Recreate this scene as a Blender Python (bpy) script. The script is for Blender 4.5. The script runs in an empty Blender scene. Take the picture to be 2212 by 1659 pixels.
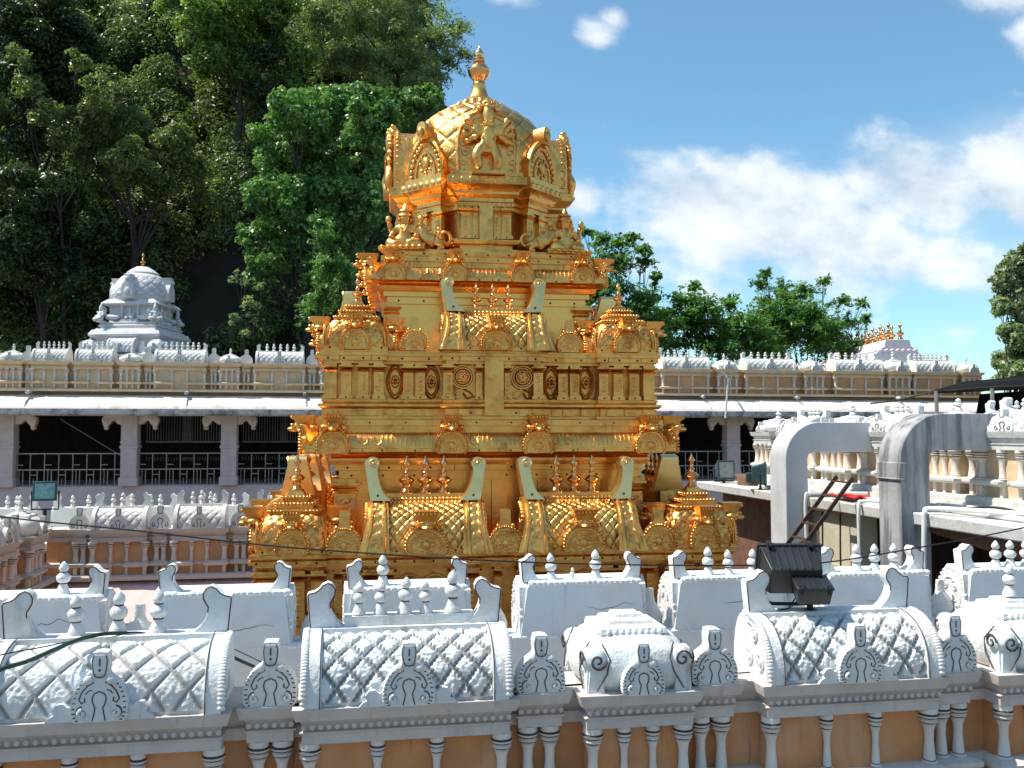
import bpy, math, random
import numpy as np
from mathutils import Vector, Matrix, noise
random.seed(7); RNG = np.random.default_rng(11)
scene = bpy.context.scene; COL = scene.collection
PI = math.pi; rad = math.radians

# ------------------------------------------------------------------ camera, sky, sun, exposure
FPX = 1950.0; YAW = math.atan(.1716); PITCH = math.atan(105.5/1950)
cam = bpy.data.objects.new('camera', bpy.data.cameras.new('camera')); COL.objects.link(cam)
cam.rotation_euler = (PI/2+PITCH, 0, -YAW); cam.data.sensor_width = 36; cam.data.lens = 36*FPX/2212
cam.data.clip_start = .1; cam.data.clip_end = 3000
scene.camera = cam
SUN = Vector((-.60, .07, 1.0)).normalized()
EL = math.asin(SUN.z); ROT = math.atan2(SUN.x, SUN.y)
sl = bpy.data.lights.new('sun', 'SUN'); sl.energy = 5.0; sl.angle = rad(.5); sl.color = (1, .93, .82)
so = bpy.data.objects.new('sun', sl); COL.objects.link(so); so.rotation_euler = (-SUN).to_track_quat('-Z', 'Y').to_euler()
scene.view_settings.view_transform = 'Standard'; scene.view_settings.look = 'None'
scene.view_settings.exposure = .42; scene.view_settings.gamma = 1
scene.render.engine = 'CYCLES'
cy = scene.cycles
cy.max_bounces = 7; cy.diffuse_bounces = 4; cy.glossy_bounces = 4; cy.transmission_bounces = 3; cy.transparent_max_bounces = 4
cy.caustics_reflective = True; cy.sample_clamp_indirect = 6; cy.use_denoising = True

_F = (math.sin(YAW)*math.cos(PITCH), math.cos(YAW)*math.cos(PITCH), math.sin(PITCH))
_R = (math.cos(YAW), -math.sin(YAW), 0)
_U = (-math.sin(YAW)*math.sin(PITCH), -math.cos(YAW)*math.sin(PITCH), math.cos(PITCH))
def ray(px, py):                      # survey ray of a photo point (2212-wide copy of the photo)
    a = (px-1106)/FPX; b = (829.5-py)/FPX
    return [_F[i]+a*_R[i]+b*_U[i] for i in range(3)]
def P(px, py, Y):
    r = ray(px, py); t = Y/r[1]; return Vector((r[0]*t, Y, r[2]*t))
def PX(px, py, X):
    r = ray(px, py); t = X/r[0]; return Vector((X, r[1]*t, r[2]*t))

class NT:
    """small helper to wire nodes"""
    def __init__(s, nt): s.nt = nt
    def n(s, t, **k):
        nd = s.nt.nodes.new(t)
        for a, b in k.items(): setattr(nd, a, b)
        return nd
    def l(s, a, b): s.nt.links.new(a, b)
    def math(s, op, a, b=None, c=None, clamp=False):
        nd = s.n('ShaderNodeMath', operation=op); nd.use_clamp = clamp
        for i, v in enumerate((a, b, c)):
            if v is None: continue
            if isinstance(v, (int, float)): nd.inputs[i].default_value = v
            else: s.l(v, nd.inputs[i])
        return nd.outputs[0]
    def mix(s, fac, a, b, bt='MIX'):
        nd = s.n('ShaderNodeMix', data_type='RGBA', blend_type=bt); nd.clamp_factor = True
        for i, v in ((0, fac), (6, a), (7, b)):
            if isinstance(v, (int, float)): nd.inputs[i].default_value = v
            elif isinstance(v, tuple): nd.inputs[i].default_value = (*v, 1) if len(v) == 3 else v
            else: s.l(v, nd.inputs[i])
        return nd.outputs[2]
    def noise(s, vec, scale, detail=4, rough=.55):
        nd = s.n('ShaderNodeTexNoise'); nd.inputs['Scale'].default_value = scale
        nd.inputs['Detail'].default_value = detail; nd.inputs['Roughness'].default_value = rough
        s.l(vec, nd.inputs['Vector']); return nd.outputs[0]
    def ramp(s, v, lo, hi):
        nd = s.n('ShaderNodeMapRange', interpolation_type='SMOOTHSTEP')
        nd.inputs[1].default_value = lo; nd.inputs[2].default_value = hi; s.l(v, nd.inputs[0]); return nd.outputs[0]

world = bpy.data.worlds.new('World'); scene.world = world; world.use_nodes = True
w = NT(world.node_tree); world.node_tree.nodes.clear()
sky = w.n('ShaderNodeTexSky', sky_type='NISHITA'); sky.sun_disc = False
sky.sun_elevation = EL; sky.sun_rotation = ROT; sky.air_density = 1.0; sky.dust_density = .6; sky.ozone_density = 2.0
tc = w.n('ShaderNodeTexCoord'); sx = w.n('ShaderNodeSeparateXYZ'); w.l(tc.outputs['Generated'], sx.inputs[0])
ay = w.math('ADD', w.math('ABSOLUTE', sx.outputs[1]), .04)
cu = w.math('DIVIDE', sx.outputs[0], ay); cw = w.math('DIVIDE', sx.outputs[2], ay)
blobs = []                            # cloud bank and wisps: (photo x, y, half width, half height, weight)
for bx, by, bw, bh, wt in [(1560, 470, 210, 110, 1.1), (1700, 520, 330, 80, 1.0), (1500, 440, 95, 75, .9), (1710, 455, 120, 75, .9), (1950, 440, 190, 100, 1.0),
                           (1990, 370, 90, 50, .75), (2180, 410, 200, 120, 1.0), (1800, 560, 420, 95, .8), (2250, 600, 300, 110, .8),
                           (1350, 440, 80, 40, .45), (1240, 450, 50, 55, .62), (1262, 105, 50, 36, .66), (1300, 72, 34, 30, .58), (1090, 20, 70, 35, .55),
                           (1200, 20, 60, 25, .45), (2130, 20, 150, 60, 1.05), (2230, 90, 120, 80, 1.0), (2120, 75, 35, 30, .6),
                           (1700, 640, 300, 60, .55), (2050, 720, 300, 60, .5), (2700, 450, 300, 250, .9), (3300, 200, 300, 150, .8), (-600, 300, 500, 160, .8), (900, -900, 500, 250, .7), (1900, -700, 300, 200, .7)]:
    r = ray(bx, by); u0, w0 = r[0]/r[1], r[2]/r[1]; su, sw = bw/FPX*1.25, bh/FPX*1.2
    du = w.math('MULTIPLY', w.math('SUBTRACT', cu, u0), 1/su); dw = w.math('MULTIPLY', w.math('SUBTRACT', cw, w0), 1/sw)
    d2 = w.math('ADD', w.math('MULTIPLY', du, du), w.math('MULTIPLY', dw, dw))
    blobs.append(w.math('MULTIPLY', w.math('POWER', 2.0, w.math('MULTIPLY', d2, -1.0)), wt))
tot = blobs[0]
for b in blobs[1:]: tot = w.math('MAXIMUM', tot, b)
cv = w.n('ShaderNodeCombineXYZ'); w.l(cu, cv.inputs[0]); w.l(w.math('MULTIPLY', cw, 1.5), cv.inputs[1])
f1 = w.noise(cv.outputs[0], 6.0, 11, .58); f2 = w.noise(cv.outputs[0], 3.0, 5, .55)
cvs = w.n('ShaderNodeVectorMath', operation='ADD'); w.l(cv.outputs[0], cvs.inputs[0]); cvs.inputs[1].default_value = (-.012, .05, 0)
f3 = w.noise(cvs.outputs[0], 6.0, 11, .58)
mask = w.ramp(w.math('ADD', tot, w.math('MULTIPLY', w.math('SUBTRACT', f1, .5), 1.6)), .36, .82)
veil = w.math('MULTIPLY', w.ramp(w.math('ADD', tot, w.math('MULTIPLY', w.math('SUBTRACT', f2, .5), .9)), .28, 1.0), .5)
mask = w.math('MAXIMUM', w.math('MULTIPLY', mask, .95), veil)
shade = w.math('ADD', .52, w.math('MULTIPLY', w.math('SUBTRACT', f1, f3), 3.2), None, True)
tint = w.mix(1.0, sky.outputs[0], (.80, 1.06, 1.04), 'MULTIPLY')
skyc = w.mix(1.0, tint, (1.36, 1.36, 1.36), 'MULTIPLY')
cl = w.mix(shade, (4.5, 5.4, 6.4), (8.2, 8.5, 8.7))
fin = w.mix(mask, skyc, cl)
bg = w.n('ShaderNodeBackground'); bg.inputs[1].default_value = .1; w.l(fin, bg.inputs[0])
ow = w.n('ShaderNodeOutputWorld'); w.l(bg.outputs[0], ow.inputs[0])

# ------------------------------------------------------------------ materials
def mat(name, col, rough=.8, metal=0., var=.12, vs=5., bump=0., bs=40., stain=None, sa=.5, ss=2.2, lo=.55, hi=.75,
        streak=False, dirt=None, spec=.3, patch=None, edge=None):
    m = bpy.data.materials.new(name); m.use_nodes = True; t = NT(m.node_tree); m.node_tree.nodes.clear()
    g = t.n('ShaderNodeNewGeometry'); pos = g.outputs['Position']
    n1 = t.noise(pos, vs, 5)
    c = t.mix(t.ramp(n1, .3, .7), tuple(x*(1-var) for x in col), tuple(min(.95, x*(1+var)) for x in col))
    if patch:
        c = t.mix(t.math('MULTIPLY', t.ramp(t.noise(pos, 1.3, 3), .48, .62), .8), c, patch)
    if stain:
        v = pos
        if streak:
            mp = t.n('ShaderNodeMapping'); mp.inputs['Scale'].default_value = (5, 5, .5); t.l(pos, mp.inputs[0]); v = mp.outputs[0]
        c = t.mix(t.math('MULTIPLY', t.ramp(t.noise(v, ss, 7, .65), lo, hi), sa), c, stain)
    if dirt:
        at = t.n('ShaderNodeAttribute', attribute_name='dirt')
        c = t.mix(at.outputs['Fac'], c, dirt)
    b = t.n('ShaderNodeBsdfPrincipled'); t.l(c, b.inputs['Base Color'])
    b.inputs['Metallic'].default_value = metal; b.inputs['Specular IOR Level'].default_value = spec
    rr = t.math('ADD', rough-.08, t.math('MULTIPLY', n1, .16)); t.l(rr, b.inputs['Roughness'])
    if bump:
        bp = t.n('ShaderNodeBump'); bp.inputs['Strength'].default_value = 1; bp.inputs['Distance'].default_value = bump
        t.l(t.noise(pos, bs, 4, .6), bp.inputs['Height']); t.l(bp.outputs[0], b.inputs['Normal'])
    o = t.n('ShaderNodeOutputMaterial'); t.l(b.outputs[0], o.inputs[0]); return m

def leafmat(name, c1, c2, tr=.35):
    m = bpy.data.materials.new(name); m.use_nodes = True; t = NT(m.node_tree); m.node_tree.nodes.clear()
    g = t.n('ShaderNodeNewGeometry')
    c = t.mix(t.ramp(t.noise(g.outputs['Position'], 1.1, 5, .7), .35, .65), c1, c2)
    rp = t.mix(g.outputs['Random Per Island'], (.55, .6, .55), (1.3, 1.3, 1.2)); c = t.mix(1.0, c, rp, 'MULTIPLY')
    b = t.n('ShaderNodeBsdfPrincipled'); t.l(c, b.inputs['Base Color']); b.inputs['Roughness'].default_value = .42; b.inputs['Specular IOR Level'].default_value = .5
    tl = t.n('ShaderNodeBsdfTranslucent'); t.l(t.mix(1.0, c, (1.5, 1.7, .7), 'MULTIPLY'), tl.inputs[0])
    mx = t.n('ShaderNodeMixShader'); mx.inputs[0].default_value = tr; t.l(b.outputs[0], mx.inputs[1]); t.l(tl.outputs[0], mx.inputs[2])
    o = t.n('ShaderNodeOutputMaterial'); t.l(mx.outputs[0], o.inputs[0]); return m

M = {}
GREY = (.30, .31, .33)
M['white'] = mat('white_limewash', (.70, .695, .675), .85, var=.06, bump=.012, bs=26, stain=(.34, .33, .32), sa=.7, ss=2.4, lo=.52, hi=.76, streak=True, dirt=(.22, .21, .21), patch=(.68, .72, .73))
M['whiteback'] = mat('white_back_plaster', (.72, .75, .765), .85, var=.05, bump=.006, bs=18, stain=(.38, .41, .45), sa=.55, ss=2.0, lo=.6, hi=.82, streak=True, dirt=(.3, .3, .3), patch=(.68, .75, .79))
M['whitefar'] = mat('white_far_plaster', (.68, .67, .63), .85, var=.06, bump=.006, bs=30, stain=(.45, .45, .44), sa=.5, ss=3, streak=True, dirt=(.30, .30, .30))
M['line'] = mat('painted_dark_line', (.085, .075, .075), .8, var=.2)
M['maroon'] = mat('painted_maroon_edge', (.09, .035, .04), .8, var=.2)
M['ledge'] = mat('grey_pink_ledge', (.57, .505, .46), .85, var=.07, bump=.006, bs=30, stain=(.33, .29, .28), sa=.6, ss=3, streak=True)
M['col'] = mat('pale_pillar_paint', (.70, .635, .575), .8, var=.07, bump=.005, bs=40, stain=(.45, .33, .28), sa=.5, ss=5, streak=True, dirt=(.1, .08, .08))
M['orange'] = mat('orange_wall_paint', (.56, .25, .105), .85, patch=(.60, .33, .18), var=.12, vs=3, bump=.004, bs=30, stain=(.22, .09, .045), sa=.8, ss=1.8, streak=True)
M['orangefar'] = mat('faded_orange_paint', (.58, .33, .17), .85, var=.12, vs=3, bump=.004, bs=30, stain=(.38, .2, .1), sa=.5, ss=2.5, streak=True)
M['cream'] = mat('cream_ledge_paint', (.62, .47, .30), .85, var=.08, bump=.004, bs=30, stain=(.36, .3, .22), sa=.6, ss=2, streak=True)
M['pink'] = mat('pale_pink_plaster', (.70, .52, .50), .85, var=.08, bump=.004, bs=30, stain=(.72, .70, .70), sa=.6, ss=2)
M['mauve'] = mat('mauve_pillar_paint', (.62, .50, .48), .85, var=.06, bump=.004, stain=(.33, .27, .28), sa=.5, ss=3, streak=True)
M['eave'] = mat('whitewashed_eave', (.74, .64, .59), .85, var=.07, vs=2, bump=.006, bs=14, stain=(.30, .29, .28), sa=.75, ss=2.2, lo=.52, hi=.72)
M['eavedge'] = mat('stained_eave_edge', (.52, .51, .49), .9, var=.1, stain=(.12, .12, .12), sa=.85, ss=3.2, lo=.45, hi=.65)
M['dark'] = mat('dark_interior_shade', (.035, .025, .022), .9, var=.3)  # near-black: shade of interiors and under the far eave put into the colour
M['iron'] = mat('dull_iron', (.33, .31, .29), .55, .5, var=.15)
M['gold'] = mat('gilded_copper', (.97, .465, .13), .35, 1.0, var=.16, vs=3.5, bump=.012, bs=15, stain=(.50, .22, .05), sa=.8, ss=4, lo=.48, hi=.72, dirt=(.42, .19, .05), spec=.5)
M['goldsmooth'] = mat('polished_gilding', (1.0, .47, .125), .25, 1.0, var=.06, vs=5, bump=.004, bs=7, stain=(.72, .40, .13), sa=.5, ss=3, lo=.5, hi=.75, spec=.5)
M['goldpale'] = mat('pale_flat_gilding', (1.0, .66, .27), .34, 1.0, var=.06, vs=6, bump=.002, bs=10, stain=(.3, .27, .15), sa=.6, ss=6, lo=.62, hi=.75, spec=.5)
M['goldpol'] = mat('burnished_finial_gold', (1.0, .52, .22), .18, 1.0, var=.04, spec=.5)
M['rivet'] = mat('dark_rivet', (.06, .035, .02), .6, .3, var=.2)
M['rooftower'] = mat('lavender_white_stone', (.66, .64, .65), .8, var=.08, bump=.01, bs=12, stain=(.42, .42, .46), sa=.5, ss=2, dirt=(.33, .33, .36))
M['pinkwhite'] = mat('pink_white_stone', (.74, .66, .68), .8, var=.05, bump=.006, bs=12)
M['duct1'] = mat('pale_cement_duct', (.50, .53, .56), .75, var=.08, vs=2, bump=.006, bs=14, stain=(.36, .38, .41), sa=.6, ss=1.6, streak=True)
M['duct2'] = mat('stained_cement_duct', (.36, .36, .37), .8, var=.15, vs=2, bump=.008, bs=14, stain=(.10, .10, .11), sa=.8, ss=1.3, lo=.42, hi=.65, streak=True)
M['creamwall'] = mat('stained_cream_wall', (.50, .47, .36), .9, var=.1, vs=2, bump=.006, bs=14, stain=(.22, .2, .15), sa=.7, ss=1.6, streak=True)
M['slab'] = mat('weathered_concrete', (.55, .55, .53), .9, var=.1, bump=.006, bs=20, stain=(.2, .2, .2), sa=.7, ss=4)
M['brown'] = mat('red_brown_wall', (.17, .085, .055), .9, var=.2)
M['rust'] = mat('rusty_steel', (.10, .055, .045), .7, .2, var=.25, vs=20)
M['black'] = mat('black_enamel', (.02, .021, .024), .38, .0, var=.2, bump=.001, bs=200, spec=.6)
M['blackmetal'] = mat('black_metal', (.03, .03, .032), .5, .3, var=.2)
M['teal'] = mat('teal_lamp_glass', (.16, .34, .34), .2, .0, var=.3, vs=12, stain=(.12, .36, .2), sa=.7, ss=9, spec=.6)
M['tealhousing'] = mat('teal_grey_housing', (.05, .10, .11), .5, .2, var=.2)
M['greyglass'] = mat('grey_lamp_glass', (.26, .30, .31), .2, .0, var=.2, vs=14, spec=.6)
M['pvc'] = mat('white_pvc', (.72, .72, .70), .5, var=.05, stain=(.45, .45, .43), sa=.5, ss=6)
M['red'] = mat('red_cloth', (.55, .03, .03), .9, var=.2, vs=14)
M['hose'] = mat('green_rubber', (.03, .075, .05), .5, var=.2)
M['wire'] = mat('black_cable', (.012, .011, .012), .6, var=.2)
M['ground'] = mat('courtyard_paving', (.16, .15, .14), .9, var=.2, vs=.6, stain=(.08, .08, .08), sa=.6, ss=.4)
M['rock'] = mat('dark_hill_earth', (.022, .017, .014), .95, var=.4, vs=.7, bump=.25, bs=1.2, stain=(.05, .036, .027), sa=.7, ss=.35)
M['addedslope'] = mat('added_hill_slope', (.15, .125, .08), .95, var=.4, vs=.5, bump=.3, bs=.8, stain=(.07, .085, .04), sa=.7, ss=.2)  # slope of the unseen added hills, tan to warm the gilding's reflections
M['bark'] = mat('grey_bark', (.05, .042, .034), .9, var=.3, vs=6, bump=.02, bs=15)
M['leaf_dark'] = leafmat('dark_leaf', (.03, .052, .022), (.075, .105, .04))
M['leaf_wood'] = leafmat('wood_leaf', (.06, .095, .035), (.21, .26, .11), .42)
M['leaf_olive'] = leafmat('olive_leaf', (.11, .145, .055), (.23, .26, .105), .4)
M['leaf_bright'] = leafmat('bright_leaf', (.09, .17, .04), (.21, .30, .08), .4)
M['leaf_blue'] = leafmat('cool_green_leaf', (.085, .19, .06), (.19, .33, .11), .32)
M['leaf_mid'] = leafmat('mid_green_leaf', (.07, .17, .045), (.15, .27, .07), .42)
M['leaf_grey'] = leafmat('grey_green_leaf', (.16, .21, .125), (.29, .34, .2), .42)
M['roofdark'] = mat('black_tarpaulin', (.008, .008, .009), .9, var=.3, spec=.1)
M['box'] = mat('brown_carton', (.19, .11, .07), .9, var=.2)
M['backwindow'] = mat('pale_window_light', (.5, .52, .55), .6, var=.05)

# ------------------------------------------------------------------ mesh helpers
class MB:
    def __init__(s): s.v = []; s.f = []; s.m = []; s.d = []
    def add(s, vs, fs, m=0, d=None):
        b = len(s.v); s.v += [tuple(v) for v in vs]; s.f += [tuple(i+b for i in f) for f in fs]
        s.m += [m]*len(fs) if isinstance(m, int) else m
        s.d += list(d) if d is not None else [0.]*len(vs); return b
    def mark(s): return len(s.v)
    def xf(s, Mx, start=0):
        for i in range(start, len(s.v)): s.v[i] = tuple(Mx @ Vector(s.v[i]))
    def box(s, x0, x1, y0, y1, z0, z1, m=0): s.frus((x0, x1, y0, y1), z0, (x0, x1, y0, y1), z1, m)
    def frus(s, a, z0, b, z1, m=0):
        vs = [(a[0], a[2], z0), (a[1], a[2], z0), (a[1], a[3], z0), (a[0], a[3], z0), (b[0], b[2], z1), (b[1], b[2], z1), (b[1], b[3], z1), (b[0], b[3], z1)]
        s.add(vs, [(3, 2, 1, 0), (4, 5, 6, 7), (0, 1, 5, 4), (1, 2, 6, 5), (2, 3, 7, 6), (3, 0, 4, 7)], m)
    def prism(s, poly, a0, a1, axis='y', m=0, taper=1., c=(0, 0)):
        """extrude polygon (p,q): axis y -> (x,z), axis x -> (y,z), axis z -> (x,y)"""
        n = len(poly)
        def pt(p, q, a): return (p, a, q) if axis == 'y' else (a, p, q) if axis == 'x' else (p, q, a)
        q2 = [(c[0]+(p-c[0])*taper, c[1]+(q-c[1])*taper) for p, q in poly]
        vs = [pt(p, q, a0) for p, q in poly]+[pt(p, q, a1) for p, q in q2]
        s.add(vs, [tuple(range(n)), tuple(range(2*n-1, n-1, -1))]+[((i+1) % n, i, n+i, n+(i+1) % n) for i in range(n)], m)
    def lathe(s, prof, c=(0, 0, 0), n=12, m=0, mats=None, sq=None, ph=0):
        vs = []; fs = []; ms = []; k = len(prof)
        for r, z in prof:
            for j in range(n):
                a = 2*PI*j/n+ph; vs.append((c[0]+r*math.cos(a), c[1]+r*math.sin(a)*(sq or 1), c[2]+z))
        for i in range(k-1):
            for j in range(n):
                fs.append((i*n+j, i*n+(j+1) % n, (i+1)*n+(j+1) % n, (i+1)*n+j)); ms.append(mats[i] if mats else m)
        fs.append(tuple(range(n-1, -1, -1))); fs.append(tuple((k-1)*n+j for j in range(n))); ms += [m, m]
        s.add(vs, fs, ms)
    def tube(s, pts, r, n=6, m=0, closed=False):
        pts = [Vector(p) for p in pts]; k = len(pts); vs = []; fs = []
        up = Vector((0, 0, 1)); prev = None
        for i, p in enumerate(pts):
            t = (pts[min(i+1, k-1)]-pts[max(i-1, 0)])
            t = t.normalized() if t.length > 1e-9 else Vector((0, 0, 1))
            if prev is None:
                a = up if abs(t.z) < .9 else Vector((1, 0, 0)); x = t.cross(a).normalized()
            else:
                x = (prev-t*prev.dot(t)); x = x.normalized() if x.length > 1e-6 else t.cross(up).normalized()
            prev = x; y = t.cross(x); rr = r[i] if isinstance(r, (list, tuple)) else r
            for j in range(n):
                a = 2*PI*j/n; vs.append(p+x*math.cos(a)*rr+y*math.sin(a)*rr)
        for i in range(k-1):
            for j in range(n): fs.append((i*n+j, i*n+(j+1) % n, (i+1)*n+(j+1) % n, (i+1)*n+j))
        fs.append(tuple(range(n-1, -1, -1))); fs.append(tuple((k-1)*n+j for j in range(n)))
        s.add(vs, fs, m)
    def ell(s, c, r, nu=12, nv=8, m=0):
        if not isinstance(r, (tuple, list)): r = (r, r, r)
        vs = []; fs = []
        for i in range(nv+1):
            a = -PI/2+PI*i/nv
            for j in range(nu):
                b = 2*PI*j/nu; vs.append((c[0]+r[0]*math.cos(a)*math.cos(b), c[1]+r[1]*math.cos(a)*math.sin(b), c[2]+r[2]*math.sin(a)))
        for i in range(nv):
            for j in range(nu): fs.append((i*nu+j, i*nu+(j+1) % nu, (i+1)*nu+(j+1) % nu, (i+1)*nu+j))
        s.add(vs, fs, m)
    def sweep(s, poly, prof, m=0, mats=None, top=True, bot=True):
        """mouldings round a plan polygon (counter-clockwise): prof = (outward offset, z)"""
        n = len(poly); vs = []; fs = []; ms = []
        for d, z in prof: vs += [(x, y, z) for x, y in offset_poly(poly, d)]
        for i in range(len(prof)-1):
            for j in range(n):
                fs.append((i*n+j, i*n+(j+1) % n, (i+1)*n+(j+1) % n, (i+1)*n+j)); ms.append(mats[i] if mats else m)
        if bot: fs.append(tuple(range(n-1, -1, -1))); ms.append(m)
        if top: fs.append(tuple((len(prof)-1)*n+j for j in range(n))); ms.append(m)
        s.add(vs, fs, ms)
    def surf(s, fn, nu, nv, m=0, wrapu=False):
        """grid; fn(i/nu, j/nv) -> (x,y,z,dirt)"""
        vs = []; ds = []; fs = []
        for j in range(nv+1):
            for i in range(nu+1):
                q = fn(i/nu, j/nv); vs.append(q[:3]); ds.append(q[3] if len(q) > 3 else 0.)
        for j in range(nv):
            for i in range(nu): fs.append((j*(nu+1)+i, j*(nu+1)+i+1, (j+1)*(nu+1)+i+1, (j+1)*(nu+1)+i))
        s.add(vs, fs, m, ds)
    def build(s, name, mats, parent=None, loc=None, rz=None, bevel=0, sharp=38, flat=False):
        me = bpy.data.meshes.new(name); me.from_pydata(s.v, [], s.f)
        if isinstance(mats, str): mats = [mats]
        for k in mats: me.materials.append(M[k])
        me.polygons.foreach_set('material_index', s.m)
        if any(s.d):
            a = me.attributes.new('dirt', 'FLOAT', 'POINT'); a.data.foreach_set('value', s.d)
        me.update()
        if not flat:
            me.polygons.foreach_set('use_smooth', [True]*len(me.polygons)); me.set_sharp_from_angle(angle=rad(sharp))
        o = bpy.data.objects.new(name, me); COL.objects.link(o)
        if parent: o.parent = parent
        if loc is not None: o.location = loc
        if rz is not None: o.rotation_euler.z = rz
        if bevel:
            b = o.modifiers.new('bevel', 'BEVEL'); b.width = bevel; b.segments = 2; b.limit_method = 'ANGLE'; b.angle_limit = rad(40)
        return o

def offset_poly(poly, d):
    n = len(poly); out = []
    if abs(d) < 1e-9: return list(poly)
    for i in range(n):
        a, b, c = poly[i-1], poly[i], poly[(i+1) % n]
        e1 = Vector((b[0]-a[0], b[1]-a[1])); e2 = Vector((c[0]-b[0], c[1]-b[1])); e1.normalize(); e2.normalize()
        n1 = Vector((e1.y, -e1.x)); n2 = Vector((e2.y, -e2.x)); k = n1+n2; q = k.dot(k)
        k = k*(2/q) if q > 1e-6 else n1
        out.append((b[0]+k.x*d, b[1]+k.y*d))
    return out

def tag(o, label=None, cat=None, group=None, kind=None):
    if label: o['label'] = label
    if cat: o['category'] = cat
    if group: o['group'] = group
    if kind: o['kind'] = kind
    return o
def empty(name, loc=(0, 0, 0), rz=0, **k):
    o = bpy.data.objects.new(name, None); COL.objects.link(o); o.location = loc; o.rotation_euler.z = rz; o.empty_display_size = .2
    return tag(o, **k)
KIDS = {}
def reg(o, p):
    o.parent = p; KIDS.setdefault(p.name, []).append(o); return o
def copy_tree(o, parent=None, loc=None, rz=None, scale=None):
    c = o.copy(); COL.objects.link(c)
    if parent is not None: c.parent = parent
    if loc is not None: c.location = loc
    if rz is not None: c.rotation_euler.z = rz
    if scale is not None: c.scale = scale if hasattr(scale, '__len__') else (scale,)*3
    for ch in list(o.children): copy_tree(ch, c)
    return c
class Proto:
    """first place() uses the original, later ones copy it with its pieces"""
    def __init__(s, o): s.o = o; s.used = False
    def place(s, parent, loc, rz=0, scale=None):
        if s.used: return copy_tree(s.o, parent, loc, rz, scale)
        s.used = True; o = s.o; o.parent = parent; o.location = loc; o.rotation_euler.z = rz
        if scale is not None: o.scale = scale if hasattr(scale, '__len__') else (scale,)*3
        return o

def diamond(u, v, sc=0., gw=.10):
    """raised lozenge pattern: (height 0..1, groove dirt 0..1)"""
    a = abs((u+v) % 1-.5); b = abs((u-v) % 1-.5); d = .5-max(a, b)
    if sc: d -= sc*(.5+.5*math.sin((u-v if a > b else u+v)*2*PI*4))*(1 if (v % 1) > .0 else 0)
    h = min(1, max(0, d-gw*.5)/.08); h = h*h*(3-2*h)
    cx = max(0, 1-(a*a+b*b)*3)
    k = max(0., min(1., 1-d/gw))
    return h*.8+.45*max(0, .5-max(a, b)), k
def spiral(cx, cz, r0, turns, a0, sgn=1, n=18, y=0, tail=None):
    pts = []
    for i in range(n+1):
        t = i/n; r = r0*(1-.82*t); a = a0+sgn*turns*2*PI*t
        pts.append((cx+r*math.cos(a), y, cz+r*math.sin(a)))
    return (tail or [])+pts

# finial profiles (radius, z) for unit height
GOLDFIN = [(.20, 0), (.20, .03), (.15, .06), (.09, .15), (.075, .18), (.115, .20), (.115, .23), (.08, .25), (.15, .29), (.20, .34), (.205, .37), (.14, .43), (.07, .47), (.065, .50), (.10, .53), (.10, .55), (.055, .58), (.045, .66), (.055, .72), (.10, .77), (.10, .80), (.06, .86), (.03, .93), (.005, 1.0)]
WHITEFIN = [(.21, 0), (.205, .06), (.17, .16), (.12, .28), (.105, .31), (.115, .315), (.115, .345), (.11, .35), (.17, .40), (.205, .48), (.195, .56), (.13, .63), (.095, .655), (.1, .66), (.1, .685), (.095, .69), (.13, .74), (.14, .79), (.115, .87), (.06, .95), (.008, 1.0)]
WFM = [0]*5+[1]*2+[0]*6+[1]*2+[0]*5
def gold_finial(h, name='finial', parent=None, loc=(0, 0, 0), m='goldpol', n=14):
    mb = MB(); mb.lathe([(r*h, z*h) for r, z in GOLDFIN], n=n); return mb.build(name, m, parent, loc, sharp=50)
def white_finial(h, parent=None, loc=(0, 0, 0), n=16, wob=.05, m=('white', 'line'), k=1.):
    mb = MB(); mb.lathe([(r*h*k*(1+random.uniform(-wob, wob)), z*h) for r, z in WHITEFIN], n=n, mats=WFM)
    if wob:
        for i, v in enumerate(mb.v): mb.v[i] = (v[0]+random.uniform(-1, 1)*wob*h*.07, v[1]+random.uniform(-1, 1)*wob*h*.07, v[2])
    o = mb.build('finial', list(m), parent, loc, sharp=60)
    if wob: o.rotation_euler = (random.uniform(-.05, .05), random.uniform(-.05, .05), random.uniform(0, 6))
    return o

KUDU = [(.43, 0), (.49, .06), (.5, .16), (.49, .28), (.455, .38), (.40, .47), (.32, .55), (.23, .61), (.16, .65), (.135, .70), (.15, .80), (.155, .88), (.13, .95), (.13, .99), (.0, 1.0)]
def kudu_outline(w, h, scal=0.):
    out = []
    for i, (x, z) in enumerate(KUDU):
        out.append((x*w, z*h))
    if scal:
        dense = []
        for i in range(len(out)-1):
            (x0, z0), (x1, z1) = out[i], out[i+1]
            for j in range(4 if i < 7 else 1):
                t = j/(4 if i < 7 else 1); k = (1+scal*(1 if j % 2 else 0)) if i < 7 else 1
                dense.append(((x0+(x1-x0)*t)*k, z0+(z1-z0)*t))
        dense.append(out[-1]); out = dense
    return out+[(-x, z) for x, z in reversed(out[:-1])]

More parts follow.
